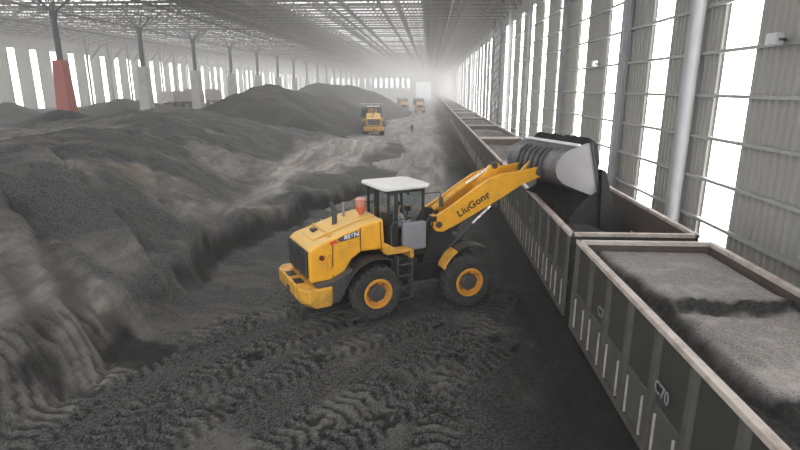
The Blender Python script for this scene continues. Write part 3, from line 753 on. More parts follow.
# ------------------------------------------------------------------ wheel loader
AR, AF, HWB = math.radians(31), math.radians(22), 1.62
DA = AF - AR                                           # the front half is steered to the right
def tyre_parts(root, x, ys, rz):
    s = 1 if ys > 0 else -1
    R0, W = .80, .29
    def loc(p): return p
    th = MB()
    prof = [(.42, -W * .8), (.5, -W * .95), (.62, -W), (.72, -W * .92), (.755, -W * .75), (.765, 0), (.755, W * .75), (.72, W * .92), (.62, W), (.5, W * .95), (.42, W * .8)]
    th.lathe(prof, (0, 0, 0), 'y', 56)
    n = 26
    for k in range(n):
        for h in (-1, 1):
            a = 2 * PI * (k + (.25 if h > 0 else -.25)) / n; da = .055
            def P(r, ang, y): return (r * math.cos(ang), y, r * math.sin(ang))
            sk = .13
            for (r0, r1, ya, yb, aa, ab) in ((.73, R0, .02 * h, W * .78 * h, a, a + sk), (.62, .775, W * .78 * h, W * 1.02 * h, a + sk, a + sk * 1.15)):
                vs = [P(r0, aa - da, ya), P(r0, aa + da, ya), P(r1 if r0 > .7 else R0 - .005, aa + da * .85, ya), P(r1 if r0 > .7 else R0 - .005, aa - da * .85, ya),
                      P(r0, ab - da, yb), P(r0, ab + da, yb), P(r1 if r0 > .7 else .70, ab + da * .85, yb), P(r1 if r0 > .7 else .70, ab - da * .85, yb)]
                th.add(vs, [(0, 1, 2, 3), (4, 5, 6, 7), (0, 1, 5, 4), (1, 2, 6, 5), (2, 3, 7, 6), (3, 0, 4, 7)])
    wh = th.build('wheel', M['tyre'], root); 
    p = Matrix.Rotation(rz, 4, 'Z') @ Matrix.Translation((x, ys, R0))
    wh.matrix_local = p
    rm = MB().lathe([(.44, s * .25), (.425, s * .275), (.37, s * .27), (.345, s * .14), (.26, s * .09), (.24, s * .17), (.225, s * .18), (.0005, s * .18)], (0, 0, 0), 'y', 40)
    rm.build('rim', M['rim_yellow'], wh)
    hb = MB().lathe([(.25, s * .1), (.25, s * .2), (.2, s * .25), (.0005, s * .26)], (0, 0, 0), 'y', 24)
    for k in range(8): a = k * PI / 4; hb.tube((.29 * math.cos(a), s * .08, .29 * math.sin(a)), (.29 * math.cos(a), s * .16, .29 * math.sin(a)), .02, 6)
    hb.build('hub', M['dark_grey'], wh)
def build_loader():
    L = empty('wheel_loader')
    def rear(mb, n, m, bv=0, par=None, **k): return mb.build(n, M[m], par or L, bv, **k)
    def front(mb, n, m, bv=0, par=None, **k): return mb.build(n, M[m], par or L, bv, rotz=DA if par is None else 0, **k)
    for ys in (-1.06, 1.06):
        tyre_parts(L, -HWB, ys, 0)
    for ys in (-1.06, 1.06):
        wh = Matrix.Rotation(DA, 4, 'Z') @ Vector((HWB, ys, 0)); tyre_parts(L, wh.x, wh.y, DA)
    # counterweight
    cw = MB(); pr = [(-3.80, -1.0), (-3.80, 1.0), (-3.6, 1.3), (-3.0, 1.3), (-2.9, 1.15), (-2.9, -1.15), (-3.0, -1.3), (-3.6, -1.3)]
    low = [(x + (.18 if x < -3.5 else 0), y * .97) for x, y in pr]
    n = len(pr); cw.add([(x, y, .68) for x, y in low] + [(x, y, .85) for x, y in pr] + [(x, y, 1.22) for x, y in pr],
        [tuple(range(n))[::-1], tuple(range(2 * n, 3 * n))] + [(k * n + i, k * n + (i + 1) % n, (k + 1) * n + (i + 1) % n, (k + 1) * n + i) for k in (0, 1) for i in range(n)])
    c_ = rear(cw, 'counterweight', 'yellow_worn', .03)
    rear(MB().box(-3.74, -3.5, -.55, -.15, 1.2, 1.235).box(-3.74, -3.5, .15, .55, 1.2, 1.235), 'step_pad', 'black', 0, c_)
    rear(MB().box(-3.83, -3.79, -.1, .1, .82, 1.02).tube((-3.86, 0, .9), (-3.78, 0, .9), .05, 12), 'tow_pin', 'dark_grey', 0, c_)
    # rear chassis
    rear(MB().box(-3.1, .1, -.5, .5, .62, 1.35).box(-HWB - .25, -HWB + .25, -.95, .95, .6, 1.0), 'rear_frame', 'black', .02)
    rear(MB().prism([(-3.1, .72), (-2.72, .72), (-2.35, 1.35), (-2.3, 1.6), (-2.9, 1.34), (-3.35, 1.32), (-3.35, 1.2), (-3.1, 1.2)], -1.18, 1.18), 'side_box', 'dark_grey', .02)
    # engine hood
    hp = [(-3.46, 1.3), (-2.88, 1.27), (-2.5, 1.42), (-2.25, 1.8), (-1.95, 1.98), (-1.22, 1.96), (-1.22, 2.82), (-1.9, 2.72), (-2.84, 2.44), (-3.3, 2.30), (-3.46, 2.18)]
    h = MB(); n = len(hp)
    def wy(z): return .95 - .10 * max(0, (z - 1.9)) 
    vs = [(x, -wy(z), z) for x, z in hp] + [(x, wy(z), z) for x, z in hp]
    h.add(vs, [(i, (i + 1) % n, n + (i + 1) % n, n + i) for i in range(n)] + [tuple(range(n))[::-1], tuple(range(n, 2 * n))])
    hood = rear(h, 'engine_hood', 'yellow', .07, seg=4)
    hood.data.materials.append(M['hood_top'])
    for p in hood.data.polygons:
        if p.normal.z > .8: p.material_index = 1
    rear(MB().prism([(-3.2, 2.345), (-2.84, 2.455), (-1.9, 2.735), (-1.3, 2.825), (-1.3, 2.86), (-1.9, 2.77), (-2.84, 2.5), (-3.2, 2.37)], -.45, .45), 'top_cover', 'hood_top', .02, hood)
    rear(MB().box(-3.02, -2.86, .05, .3, 2.43, 2.52), 'filler_recess', 'black', 0, hood)
    rear(MB().box(-2.82, -2.75, -.7, .7, 2.47, 2.53), 'louver', 'yellow_worn', 0, hood)
    g = rear(MB().box(-3.50, -3.44, -.80, .80, 1.40, 2.16), 'grille', 'black', .01)
    mb = MB()
    for k in range(11): mb.box(-3.53, -3.49, -.78, .78, 1.43 + k * .066, 1.455 + k * .066)
    for y in (-.8, -.27, .27, .78): mb.box(-3.535, -3.5, y - .012, y + .012, 1.4, 2.16)
    rear(mb, 'grille_slats', 'dark_grey', 0, g)
    # side panel seams, vents and handles, both sides
    for s in (-1, 1):
        def yb(z, o=.004): return s * (wy(z) + o)
        def sp(x0, z0, x1, z1, w=.012):
            mb = MB(); d = Vector((x1 - x0, z1 - z0)).normalized() * w; nn = Vector((-d.y, d.x))
            q = [(x0 + nn.x, z0 + nn.y), (x1 + nn.x, z1 + nn.y), (x1 - nn.x, z1 - nn.y), (x0 - nn.x, z0 - nn.y)]
            mb.add([(x, yb(z, -.01), z) for x, z in q] + [(x, yb(z, .006), z) for x, z in q], [(0, 1, 2, 3), (4, 5, 6, 7), (0, 1, 5, 4), (1, 2, 6, 5), (2, 3, 7, 6), (3, 0, 4, 7)]); return mb
        for (a, b, c, d) in ((-2.82, 1.3, -2.78, 2.4), (-1.98, 2.0, -1.95, 2.66), (-1.34, 1.98, -1.34, 2.76)): rear(sp(a, b, c, d), 'panel_seam', 'black', 0, hood)
        m1 = MB()
        for z in (2.08, 2.16, 2.24): m1.add(sp(-2.6, z, -2.15, z, .012).v, sp(-2.6, z, -2.15, z, .012).f)
        rear(m1, 'side_vent', 'yellow_worn', 0, hood)
        rear(MB().tube((-3.12, yb(1.98, .0), 1.98), (-3.12, yb(1.98, .05), 1.98), .07, 16), 'tail_lamp', 'black', 0, hood)
        rear(MB().tube((-3.12, yb(1.98, .04), 1.98), (-3.12, yb(1.98, .06), 1.98), .045, 16), 'tail_lens', 'lens', 0, hood)
        rear(MB().path([(-2.98, yb(1.6, .03), 1.55), (-2.96, yb(1.9, .05), 1.95), (-2.93, yb(2, .05), 2.05), (-2.88, yb(2, .05), 2.05), (-2.86, yb(1.7, .03), 1.6)], .012, 6), 'grab_handle', 'yellow_worn', 0, hood)
        # model decal: dark band with red tip
        def dec(pts, o1):
            nn = len(pts); mb = MB(); mb.add([(x, yb(z, -.01), z) for x, z in pts] + [(x, yb(z, o1), z) for x, z in pts], [tuple(range(nn)), tuple(range(nn, 2 * nn))] + [(i, (i + 1) % nn, nn + (i + 1) % nn, nn + i) for i in range(nn)]); return mb
        d_ = rear(dec([(-2.56, 2.34), (-2.00, 2.42), (-1.99, 2.60), (-2.42, 2.52), (-2.66, 2.42)], .008), 'decal', 'dark_grey', 0, hood)
        rear(dec([(-2.86, 2.28), (-2.60, 2.33), (-2.70, 2.42), (-2.86, 2.37)], .008), 'decal_tip', 'red', 0, hood)
        rz_ = Matrix.Rotation(0 if s < 0 else PI, 4, 'Z')
        mt = Matrix.Translation((-2.25, s * (wy(2.47) + .012), 2.465)) @ rz_ @ Matrix.Rotation(math.radians(-10) if s > 0 else math.radians(-0), 4, 'Y') @ Matrix.Rotation(PI / 2, 4, 'X')
        if s < 0: mt = Matrix.Translation((-2.24, s * (wy(2.47) + .012), 2.47)) @ Matrix.Rotation(math.radians(-9), 4, 'Y') @ Matrix.Rotation(PI / 2, 4, 'X')
        text_obj('856N', .17, M['white'], hood, mt, 'model_number', .003, .2, 1.15)
    # exhaust, pre-cleaner, breather
    ex = MB().tube((-2.38, 0, 2.5), (-2.36, 0, 3.0), .075, 16).tube((-2.36, 0, 3.0), (-2.42, 0, 3.14), .075, 16, .078)
    ex.tube((-2.42, 0, 3.14), (-2.47, 0, 3.25), .078, 16, .05)
    rear(ex, 'exhaust_pipe', 'dark_grey', 0)
    rear(MB().tube((-1.97, .3, 2.6), (-1.97, .3, 3.1), .035, 12).tube((-1.97, .3, 3.08), (-1.97, .3, 3.16), .055, 12), 'breather_pipe', 'mid_grey')
    pc = rear(MB().lathe([(.0005, 2.78), (.06, 2.78), (.07, 2.86), (.15, 2.95), (.165, 3.02), (.165, 3.06)], (-1.55, -.02, 0), 'z', 28), 'pre_cleaner', 'orange_cup')
    rear(MB().lathe([(.15, 3.06), (.15, 3.22), (.165, 3.23), (.165, 3.27), (.14, 3.30), (.0005, 3.30)], (-1.55, -.02, 0), 'z', 28), 'clear_bowl', 'cup_glass', 0, pc)
    # fenders
    for s in (-1, 1):
        arc = [(-HWB + 1.0 * math.cos(a), .84 + 1.0 * math.sin(a)) for a in [math.radians(t) for t in range(150, 52, -10)]]
        rear(MB().strip(arc, s * .82, s * 1.32, -.04), 'rear_fender', 'black', .01)
        st = MB().box(-1.32, -.62, min(s * .85, s * 1.33), max(s * .85, s * 1.33), 1.9, 1.95).box(-.62, -.5, min(s * .85, s * 1.33), max(s * .85, s * 1.33), 1.72, 1.94).box(-1.36, -1.3, min(s * 1.1, s * 1.33), max(s * 1.1, s * 1.33), 1.9, 2.2)
        st.add([(-1.3, s * 1.33, 1.95), (-1.3, s * 1.3, 1.95), (-1.3, s * 1.33, 2.2), (-1.3, s * 1.3, 2.2), (-.9, s * 1.33, 1.95), (-.9, s * 1.3, 1.95)], [(0, 2, 4), (1, 5, 3), (0, 4, 5, 1), (2, 3, 5, 4), (0, 1, 3, 2)])
        rear(st, 'platform', 'yellow_worn', .01)
        ld = MB().box(-1.0, -.96, min(s * 1.05, s * 1.3), max(s * 1.05, s * 1.3), .5, 1.8).box(-.56, -.52, min(s * 1.05, s * 1.3), max(s * 1.05, s * 1.3), .5, 1.8)
        for z in (.5, .85, 1.2, 1.52): ld.box(-1.0, -.52, min(s * 1.02, s * 1.34), max(s * 1.02, s * 1.34), z, z + .04)
        rear(ld, 'ladder', 'dark_grey')
        rear(MB().box(-1.1, -.35, min(s * .5, s * 1.08), max(s * .5, s * 1.08), .7, 1.7), 'side_tank', 'black', .03)
        rear(MB().path([(-1.2, s * 1.3, 1.95), (-1.2, s * 1.3, 2.75), (-.85, s * 1.2, 2.85), (-.5, s * .85, 2.75)] if s < 0 else [(-1.2, s * 1.3, 1.95), (-1.2, s * 1.3, 2.75), (-.85, s * .9, 2.85)], .018, 8), 'handrail', 'dark_grey')
        f1 = [(HWB + .98 * math.cos(a), .86 + 1.0 * math.sin(a)) for a in [math.radians(t) for t in range(160, 50, -10)]]
        front(MB().strip(f1[:5], s * .8, s * 1.3, -.045), 'front_fender', 'yellow_worn', .01)
        front(MB().strip(f1[4:], s * .8, s * 1.3, -.035), 'fender_flap', 'black', .01)
    # cab
    x0, x1, yh, z0, z1 = -1.02, .2, .72, 1.55, 3.58
    cab = rear(MB().box(x0, x1, -yh, yh, z0, z0 + .12).box(x0, x0 + .06, -yh, yh, z0, 2.55).box(x1 - .06, x1, -yh, yh, z0, 2.3).box(x0, -.72, -yh, -yh + .05, z0, 2.5).box(x0, -.72, yh - .05, yh, z0, 2.5), 'cab', 'black', .01)
    fr = MB()
    for s in (-1, 1):
        for (xa, ya) in ((x0, 1), (x1 - .07, 1), (-.78, 1)):
            fr.box(xa, xa + (.1 if xa == -.78 else .07), min(s * (yh - .07), s * yh), max(s * (yh - .07), s * yh), z0, z1)
        fr.box(x0, x1, min(s * (yh - .07), s * yh), max(s * (yh - .07), s * yh), z1 - .1, z1)
        fr.box(x0, -.7, min(s * (yh - .04), s * yh), max(s * (yh - .04), s * yh), 2.45, 2.52)
    fr.box(x0, x0 + .07, -yh, yh, z1 - .1, z1).box(x1 - .07, x1, -yh, yh, z1 - .1, z1).box(x0, x0 + .07, -.03, .03, z0, z1)
    rear(fr, 'cab_frame', 'black', .008, cab)
    rf = MB().prism_z([(-1.12, -.84), (-1.2, -.7), (-1.2, .7), (-1.12, .84), (.22, .84), (.4, .66), (.42, 0), (.4, -.66), (.22, -.84)], z1 + .0, z1 + .11)
    rear(rf, 'cab_roof', 'roof_white', .045, cab, seg=3)
    rear(MB().box(x1 - .02, x1 - .01, -yh + .07, yh - .07, 2.3, z1 - .1), 'windscreen', 'glass', 0, cab)
    rear(MB().box(x0 + .02, x0 + .03, -yh + .07, yh - .07, 2.55, z1 - .1), 'rear_window', 'glass', 0, cab)
    for s in (-1, 1):
        rear(MB().box(x0 + .07, -.78, min(s * (yh - .02), s * (yh - .03)), max(s * (yh - .02), s * (yh - .03)), 2.5, z1 - .1), 'quarter_window', 'glass', 0, cab)
        dr = rear(MB().box(-.66, x1 - .08, min(s * (yh - .02), s * (yh + .02)), max(s * (yh - .02), s * (yh + .02)), 1.66, 1.8), 'door', 'black', .01, cab)
        rear(MB().box(-.66, x1 - .08, min(s * (yh - .02), s * (yh - .03)), max(s * (yh - .02), s * (yh - .03)), 2.6, z1 - .1), 'side_window', 'glass', 0, cab)
    # grey lower door panel, bulging
    rear(MB().box(-.6, .16, -yh - .2, -yh - .01, 1.78, 2.62), 'door_panel', 'mid_grey', .05, cab, seg=4)
    rear(MB().box(-.6, .16, yh + .01, yh + .2, 1.78, 2.62), 'door_panel', 'mid_grey', .05, cab, seg=4)
    rear(MB().box(-.66, -.3, -.26, .26, 2.02, 2.14).box(-.74, -.62, -.26, .26, 2.1, 2.78).box(-.6, -.36, -.18, .18, 1.66, 2.02), 'seat', 'dark_grey', .03, cab)
    sw = MB().tube((.1, 0, 1.66), (-.02, 0, 2.48), .03, 8)
    for k in range(16):
        a, b = 2 * PI * k / 16, 2 * PI * (k + 1) / 16; sw.tube((-.03 + .05 * math.cos(a), .19 * math.sin(a), 2.5 + .17 * math.cos(a) * .35), (-.03 + .05 * math.cos(b), .19 * math.sin(b), 2.5 + .17 * math.cos(b) * .35), .014, 6)
    rear(sw, 'steering_wheel', 'black', 0, cab)
    for s in (-1, 1):
        mr = rear(MB().path([(.2, s * .72, 3.4), (.55, s * .98, 3.45), (.58, s * 1.02, 3.3)], .015, 6), 'mirror_arm', 'black', 0)
        rear(MB().box(.56, .6, s * 1.02 - .1, s * 1.02 + .1, 3.02, 3.32), 'mirror', 'dark_grey', .015, mr)
        hs = rear(MB().path([(.3, s * .62, 1.6), (.42, s * .75, 2.1), (.45, s * .8, 2.6)], .025, 6).box(.38, .52, s * .8 - .1, s * .8 + .1, 2.55, 2.72), 'lamp_post', 'black', .01)
        rear(MB().box(.51, .54, s * .8 - .08, s * .8 + .08, 2.57, 2.7).box(.36, .52, s * .8 - .1, s * .8 + .1, 2.72, 2.75), 'headlamp', 'yellow_worn', 0, hs)
    # front frame with boom tower
    front(MB().box(.1, 2.15, -.45, .45, .6, 1.2).box(HWB - .25, HWB + .25, -.95, .95, .55, 1.0).prism([(.35, 1.1), (2.1, 1.1), (1.9, 1.5), (1.35, 2.0), (1.15, 2.65), (.7, 2.75), (.45, 2.4), (.4, 1.6)], -.42, -.32).prism([(.35, 1.1), (2.1, 1.1), (1.9, 1.5), (1.35, 2.0), (1.15, 2.65), (.7, 2.75), (.45, 2.4), (.4, 1.6)], .32, .42).box(.5, 1.2, -.32, .32, 1.1, 1.7), 'front_frame', 'black', .015)
    front(MB().path([(.3, -.25, 1.3), (.45, -.3, 1.9), (.8, -.3, 2.1)], .03).path([(.2, .1, 1.4), (.5, .1, 2.0), (.9, .15, 2.3)], .03).path([(.25, -.1, 1.3), (.5, -.15, 2.1), (.85, -.1, 2.4)], .025), 'hydraulic_hose', 'black')
    top = [(.62, 2.62), (1.2, 2.93), (1.9, 3.38), (2.45, 3.7), (2.9, 3.84), (3.4, 3.88), (4.25, 4.0)]
    bot = [(4.38, 3.84), (4.25, 3.66), (3.6, 3.46), (2.9, 3.08), (2.2, 2.74), (1.5, 2.40), (.95, 2.16), (.7, 2.2), (.58, 2.4)]
    for s in (-1, 1):
        b = front(MB().prism(top + bot, min(s * .5, s * .62), max(s * .5, s * .62)), 'boom_arm', 'yellow', .015)
        front(MB().tube((.8, s * .48, 2.4), (.8, s * .66, 2.4), .1, 16).tube((4.22, s * .48, 3.83), (4.22, s * .66, 3.83), .1, 16), 'pivot_pin', 'dark_grey', 0, b)
        d = Vector((2.0, 0, 1.02)).normalized(); mt = Matrix.Translation((1.93, s * .628, 2.95)) @ (Matrix.Rotation(PI, 4, 'Z') if s > 0 else Matrix.Identity(4)) @ Matrix.Rotation(math.radians(-30 if s < 0 else 30), 4, 'Y') @ Matrix.Rotation(PI / 2, 4, 'X')
        text_obj('LiuGong', .31, M['black_letter'], b, mt, 'lettering', .004, 0, 1.12)
        lc = front(MB().tube((1.0, s * .36, 1.35), (2.05, s * .36, 2.27), .085, 16), 'lift_cylinder', 'dark_grey')
        front(MB().tube((2.0, s * .36, 2.22), (2.75, s * .36, 2.86), .045, 14), 'piston_rod', 'chrome', 0, lc)
        front(MB().tube((2.75, s * .3, 2.86), (2.75, s * .55, 2.86), .09, 14), 'rod_eye', 'dark_grey', 0, lc)
    front(MB().tube((2.55, -.5, 3.3), (2.55, .5, 3.3), .13, 18).box(2.4, 2.7, -.16, -.1, 3.2, 3.7).box(2.4, 2.7, .1, .16, 3.2, 3.7), 'cross_tube', 'yellow', .01)
    front(MB().prism([(2.42, 3.1), (2.6, 3.0), (2.85, 3.45), (3.12, 4.0), (3.0, 4.12), (2.75, 4.02), (2.4, 3.6)], -.09, .09), 'bell_crank', 'yellow', .02)
    tc = front(MB().tube((.85, 0, 2.75), (1.95, 0, 3.5), .095, 16), 'tilt_cylinder', 'yellow_worn')
    front(MB().tube((1.9, 0, 3.46), (2.88, 0, 4.02), .045, 12), 'piston_rod', 'chrome', 0, tc)
    front(MB().tube((2.9, -.13, 4.03), (2.9, .13, 4.03), .1, 14), 'rod_eye', 'black', 0, tc)
    front(MB().prism([(2.45, 3.0), (2.62, 2.98), (4.0, 3.55), (4.5, 4.15), (4.42, 4.3), (3.8, 3.72)], -.06, .06), 'bucket_link', 'yellow_worn', .015)
    # bucket
    sh = [(5.02, 4.70), (4.68, 4.60), (4.42, 4.46), (4.26, 4.24), (4.22, 3.98), (4.30, 3.76), (4.50, 3.58), (4.75, 3.47), (5.86, 3.04)]
    bk = front(MB().strip(sh, -1.45, 1.45, .035), 'bucket', 'bucket', .006, ang=50)
    for s in (-1, 1):
        ep = sh[:-1] + [(5.84, 3.05), (5.90, 3.2), (5.45, 4.78), (5.2, 4.76)]
        front(MB().prism(ep, min(s * 1.42, s * 1.46), max(s * 1.42, s * 1.46)), 'side_plate', 'bucket_end', .006, bk)
        front(MB().prism([(5.38, 4.80), (5.46, 4.80), (5.94, 3.1), (5.86, 3.04)], min(s * 1.40, s * 1.49), max(s * 1.40, s * 1.49)), 'side_edge', 'black', .005, bk)
    front(MB().box(4.9, 5.06, -1.46, 1.46, 4.69, 4.76), 'spill_edge', 'white', .01, bk)
    front(MB().prism([(5.8, 3.02), (6.02, 2.95), (6.04, 2.99), (5.84, 3.1)], -1.47, 1.47), 'cutting_edge', 'dark_grey', 0, bk)
    for k in range(8):
        y = -1.35 + k * 2.7 / 7; front(MB().prism([(5.9, 2.98), (6.2, 2.87), (6.21, 2.9), (5.95, 3.06)], y - .05, y + .05), 'tooth', 'dark_grey', 0, bk)
    for y in (-.68, -.45, .45, .68, -.14, .14):
        front(MB().prism([(4.2, 3.7), (4.05, 3.78), (4.1, 3.95), (4.3, 4.45), (4.55, 4.6), (4.6, 4.52), (4.3, 4.1)], y - .04, y + .04), 'hinge_ear', 'dark_grey', 0, bk)
    return L
ld0 = build_loader()
ld0.location = (-.652, 15.918, 0); ld0.rotation_euler.z = AR
tag(ld0, 'big yellow wheel loader with white cab roof tipping its raised bucket into a wagon', 'wheel loader', 'yellow wheel loaders')
def other_loader(px, py, Y, rz, sc_, label):
    c = copy_tree(ld0); P = un(px, py, 0); x = P[0] * Y / P[1]
    for ch in kids(c):                                   # these stand with the front half straight
        if abs(ch.rotation_euler.z - DA) < 1e-3:
            ch.rotation_euler.z = 0; ch.location = Matrix.Rotation(-DA, 4, 'Z') @ ch.location
    bpy.context.view_layer.update()
    T = Matrix.Translation((.8, 0, 2.4)) @ Matrix.Rotation(math.radians(12), 4, 'Y') @ Matrix.Translation((-.8, 0, -2.4))
    for ch in kids(c):
        if ch.name.split('.')[0] in ('boom_arm', 'cross_tube', 'bell_crank', 'bucket_link', 'tilt_cylinder', 'lift_cylinder', 'bucket'):
            ch.matrix_local = T @ ch.matrix_basis
    c.location = (x, Y, float(road_rise(Y)) - .03); c.rotation_euler.z = rz; c.scale = (sc_,) * 3; tag(c, label, 'wheel loader', 'yellow wheel loaders'); return c
other_loader(373, 135, 71, math.radians(98), 1.0, 'yellow wheel loader seen from behind beside the coal heaps, nearest of the distant three')
other_loader(403.5, 111, 148, math.radians(96), 1.0, 'far yellow wheel loader seen from behind, left of the distant pair')
other_loader(419.5, 111, 146, math.radians(94), 1.0, 'far yellow wheel loader seen from behind, right of the distant pair')

# ------------------------------------------------------------------ coal in the bucket and pouring out of it
def world_of(x, y, z): 
    c, s = math.cos(AF), math.sin(AF); return (-.652 + c * x - s * y, 15.918 + s * x + c * y, z)
def coal_solid(name, rows, label, cat, kind=None, ny=50, y0=-1.38, y1=1.38, amp=.05):
    # rows: closed x,z profile; swept across the bucket's width, roughened
    vs = []; k = len(rows); fs = []
    P = []
    for i in range(k):
        a = Vector(rows[i]); b = Vector(rows[(i + 1) % k]); m = max(2, int((b - a).length / .08))
        for j in range(m): P.append(a.lerp(b, j / m))
    k = len(P); c = sum(P, Vector((0, 0))) / k
    for j in range(ny):
        t = j / (ny - 1); y = y0 + (y1 - y0) * t
        endf = min(1, min(t, 1 - t) * 14) ** .5 if amp > .05 else 1
        for i, p in enumerate(P):
            n_ = float(fbm(np.array([i * .45 + 3]), np.array([j * .45]), 4)[0]) * amp * 2
            q = c + (p - c) + (p - c).normalized() * n_
            sp = 1 + (.3 * max(0, 2.95 - q.y) if amp > .042 else 0)
            P3 = world_of(q.x, y * sp + .04 * n_, q.y)
            if q.y < 2.85: P3 = (min(max(P3[0], WX0 + .1), WX1 - .12), P3[1], P3[2])       # kept inside the wagon
            vs.append(P3)
    for j in range(ny - 1):
        for i in range(k): fs.append((j * k + i, j * k + (i + 1) % k, (j + 1) * k + (i + 1) % k, (j + 1) * k + i))
    fs += [tuple(range(k)), tuple(range((ny - 1) * k, ny * k))[::-1]]
    o = MB().add(vs, fs).build(name, M['loose_coal'], ang=60); tag(o, label, cat, None, kind); return o
coal_solid('bucket_coal', [(4.8, 3.62), (5.7, 3.22), (5.75, 3.5), (5.9, 4.0), (5.75, 4.75), (5.35, 4.92), (5.1, 4.6), (4.6, 4.4), (4.4, 4.0), (4.5, 3.75)], 'black coal still heaped inside the raised bucket of the big loader', 'coal', 'stuff', y1=1.36, y0=-1.36, amp=.04)
coal_solid('falling_coal', [(5.5, 3.12), (5.86, 3.3), (5.95, 3.9), (6.05, 3.9), (6.22, 3.3), (6.5, 2.6), (6.85, 2.1), (6.9, 1.7), (4.3, 1.7), (4.5, 2.3), (4.95, 2.8)], 'curtain of black coal pouring from the raised bucket into the wagon', 'coal', 'stuff', y0=-1.46, y1=1.42, amp=.045, ny=70)

# ------------------------------------------------------------------ people
def skin_person(name, joints, edges, radii, parts, loc, rz, label):
    root = empty(name, loc, rz); tag(root, label, 'person')
    for pn, (vs, es, rs, mat) in parts.items():
        me = bpy.data.meshes.new(pn); me.from_pydata(vs, es, []); o = bpy.data.objects.new(pn, me); col.objects.link(o); o.parent = root
        me.materials.append(M[mat])
        import bmesh
        bm = bmesh.new(); bm.from_mesh(me); lay = bm.verts.layers.skin.verify(); bm.verts.ensure_lookup_table()
        for i, rr in enumerate(rs):
            bm.verts[i][lay].radius = rr if isinstance(rr, tuple) else (rr, rr); bm.verts[i][lay].use_root = (i == 0)
        bm.to_mesh(me); bm.free()
        m = o.modifiers.new('skin', 'SKIN'); m.use_smooth_shade = True; s_ = o.modifiers.new('sub', 'SUBSURF'); s_.levels = 1; s_.render_levels = 1
    return root
def hand(parts, nm, w, d, side, palm_up=0):
    pass
def person(loc, rz, label, seated=False, helmet=True):
    # x forward, z up; body is one skinned surface: torso, head, arms, hands with fingers, legs
    if seated:
        hip = (0, 0, .0); sh = 0.50
        legs = lambda s: [(0.02, s * .09, 0), (.38, s * .12, .06), (.46, s * .12, -.34), (.58, s * .12, -.37)]
        arms = lambda s: [(.03, s * .19, .48), (.12, s * .25, .24), (.36, s * .17, .30), (.44, s * .15, .33)]
        zb = 0.0
    else:
        legs = lambda s: [(0, s * .09, .92), (.03 + s * .05, s * .1, .5), (-.02 + s * .13, s * .1, .09), (.13 + s * .13, s * .11, .03)]
        arms = lambda s: [(0, s * .19, 1.42), (-.02 - s * .04, s * .25, 1.14), (.1 - s * .08, s * .25, .92), (.13 - s * .08, s * .25, .84)]
        zb = .95
    v = [(0, 0, zb), (0, 0, zb + .2), (.01, 0, zb + .42), (.01, 0, zb + .54), (.02, 0, zb + .62), (.04, 0, zb + .72), (.03, 0, zb + .82)]
    r_ = [(.15, .11), (.13, .1), (.16, .11), (.07, .06), (.055, .055), (.085, .1), (.07, .08)]
    e = [(i, i + 1) for i in range(6)]
    body_v, body_r, body_e = list(v), list(r_), list(e)
    for s in (-1, 1):
        b = len(body_v); L_ = legs(s); body_v += L_; body_r += [.085, .06, .042, .035]; body_e += [(0, b), (b, b + 1), (b + 1, b + 2), (b + 2, b + 3)]
        b = len(body_v); A_ = arms(s); body_v += A_; body_r += [.06, .042, .028, .03]; body_e += [(2, b), (b, b + 1), (b + 1, b + 2), (b + 2, b + 3)]
        w = Vector(A_[3]); d = (w - Vector(A_[2])).normalized(); lat = Vector((0, 1, 0)) if seated else Vector((1, 0, 0))
        for k, ln in enumerate((.075, .085, .08, .06)):
            b2 = len(body_v); p0 = w + lat * ((k - 1.5) * .021) + d * .03; p1 = p0 + d * ln * .55; p2 = p1 + (d * .8 + Vector((0, 0, -.4))) * ln * .5
            body_v += [tuple(p0), tuple(p1), tuple(p2)]; body_r += [.010, .009, .008]; body_e += [(b + 3, b2), (b2, b2 + 1), (b2 + 1, b2 + 2)]
        b2 = len(body_v); p0 = w + lat * .035; body_v += [tuple(p0), tuple(p0 + lat * .02 + d * .04)]; body_r += [.011, .009]; body_e += [(b + 3, b2), (b2, b2 + 1)]
    parts = {'body': (body_v, body_e, body_r, 'skin')}
    # shirt
    sv = [(0, 0, zb + .04), (0, 0, zb + .22), (.01, 0, zb + .43), (.01, 0, zb + .53)]; sr = [(.165, .125), (.15, .12), (.175, .125), (.085, .07)]; se = [(0, 1), (1, 2), (2, 3)]
    for s in (-1, 1):
        b = len(sv); A_ = arms(s); sv += A_[:3]; sr += [.075, .058, .04]; se += [(2, b), (b, b + 1), (b + 1, b + 2)]
    parts['shirt'] = (sv, se, sr, 'shirt')
    tv = [(0, 0, zb + .03)]; trr = [(.165, .125)]; te = []
    for s in (-1, 1):
        b = len(tv); L_ = legs(s); tv += L_[:3]; trr += [.1, .075, .058]; te += [(0, b), (b, b + 1), (b + 1, b + 2)]
    parts['trousers'] = (tv, te, trr, 'trousers')
    root = skin_person('person', None, None, None, parts, loc, rz, label)
    hz_ = zb + .76
    fc = MB().ball((.13, 0, hz_ - .01), .016, 6, (1, .8, 1.5)).box(.105, .125, -.025, .025, hz_ - .06, hz_ - .052)
    fc.build('nose_and_mouth', M['skin'], root)
    MB().ball((.115, -.033, hz_ + .02), .011, 6).ball((.115, .033, hz_ + .02), .011, 6).build('eye', M['hair'], root)
    MB().ball((.03, -.09, hz_), .025, 6, (.8, .4, 1.2)).ball((.03, .09, hz_), .025, 6, (.8, .4, 1.2)).build('ear', M['skin'], root)
    MB().ball((.015, 0, hz_ + .045), .11, 10, (1, .88, .9)).build('hair', M['hair'], root)
    if helmet:
        MB().lathe([(.125, 0), (.12, .06), (.09, .11), (.0005, .135)], (.03, 0, hz_ + .06), 'z', 20).box(.1, .19, -.08, .08, hz_ + .055, hz_ + .07).build('helmet', M['helmet'], root)
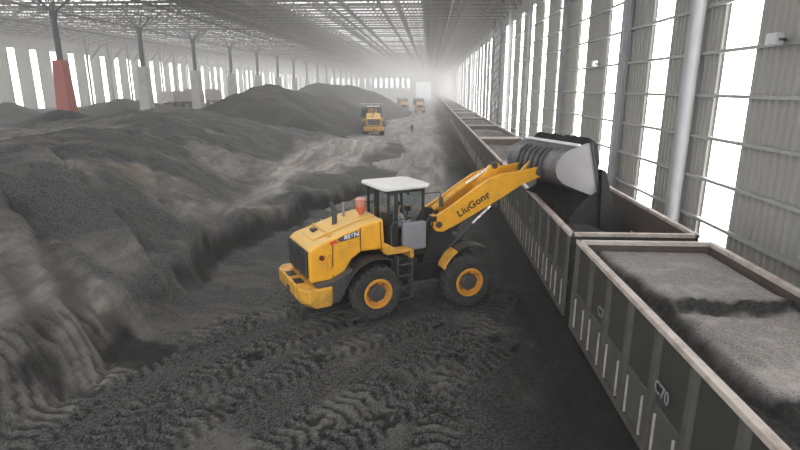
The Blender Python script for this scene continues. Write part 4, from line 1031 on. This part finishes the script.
    for s in (-1, 1):
        f_ = legs(s)[3]; MB().box(f_[0] - .17, f_[0] + .09, f_[1] - .045, f_[1] + .045, f_[2] - .03, f_[2] + .06).build('shoe', M['black'], root, .02)
    return root
P = un(412, 129, 0); py_ = 74.0
person((P[0] * py_ / P[1], py_, float(road_rise(py_))), math.radians(-80), 'person in white shirt and helmet standing on the haul road')
c, s = math.cos(AR), math.sin(AR); sxx, syy = -.34, 0.0
person((-.652 + c * sxx - s * syy, 15.918 + s * sxx + c * syy, 2.2), AR, 'person in a white shirt sitting at the wheel inside the cab of the big loader', True, False)

# ------------------------------------------------------------------ lorries behind the heaps
def truck(loc, rz, label):
    t = tag(empty('dump_truck', loc, rz), label, 'lorry', 'red lorries by the left wall')
    cb = MB().prism([(2.4, .6), (4.2, .6), (4.2, 1.7), (4.05, 2.7), (2.4, 2.8)], -1.15, 1.15).build('cab', M['truck_red'], t, .06)
    MB().prism([(4.12, 1.75), (4.23, 1.75), (4.09, 2.55), (3.98, 2.55)], -1.0, 1.0).build('windscreen', M['black'], cb)
    b = MB().box(-4.0, 2.2, -1.2, -1.12, 1.2, 2.7).box(-4.0, 2.2, 1.12, 1.2, 1.2, 2.7).box(-4.0, 2.2, -1.2, 1.2, 1.15, 1.3).box(2.1, 2.2, -1.2, 1.2, 1.2, 3.0).box(-4.05, -3.97, -1.2, 1.2, 1.2, 2.6)
    for k in range(7): b.box(-3.9 + k, -3.8 + k, -1.27, 1.27, 1.2, 2.7)
    b.build('dump_body', M['rim_rust'], t)
    MB().box(-4, 4, -.45, .45, .7, 1.1).build('chassis', M['black'], t)
    for x in (3.3, -1.6, -3.0):
        for s in (-1, 1): MB().tube((x, s * .8, .52), (x, s * 1.15, .52), .52, 20).build('wheel', M['tyre'], t)
def px_at(px, Y): p = un(px, 100, 0); return p[0] * Y / p[1]
truck((px_at(183, 84), 84, 3.25), math.radians(80), 'red lorry parked behind the coal mounds, left of the two')
truck((px_at(213, 96), 96, 3.2), math.radians(115), 'red lorry parked behind the coal mounds, right of the two')
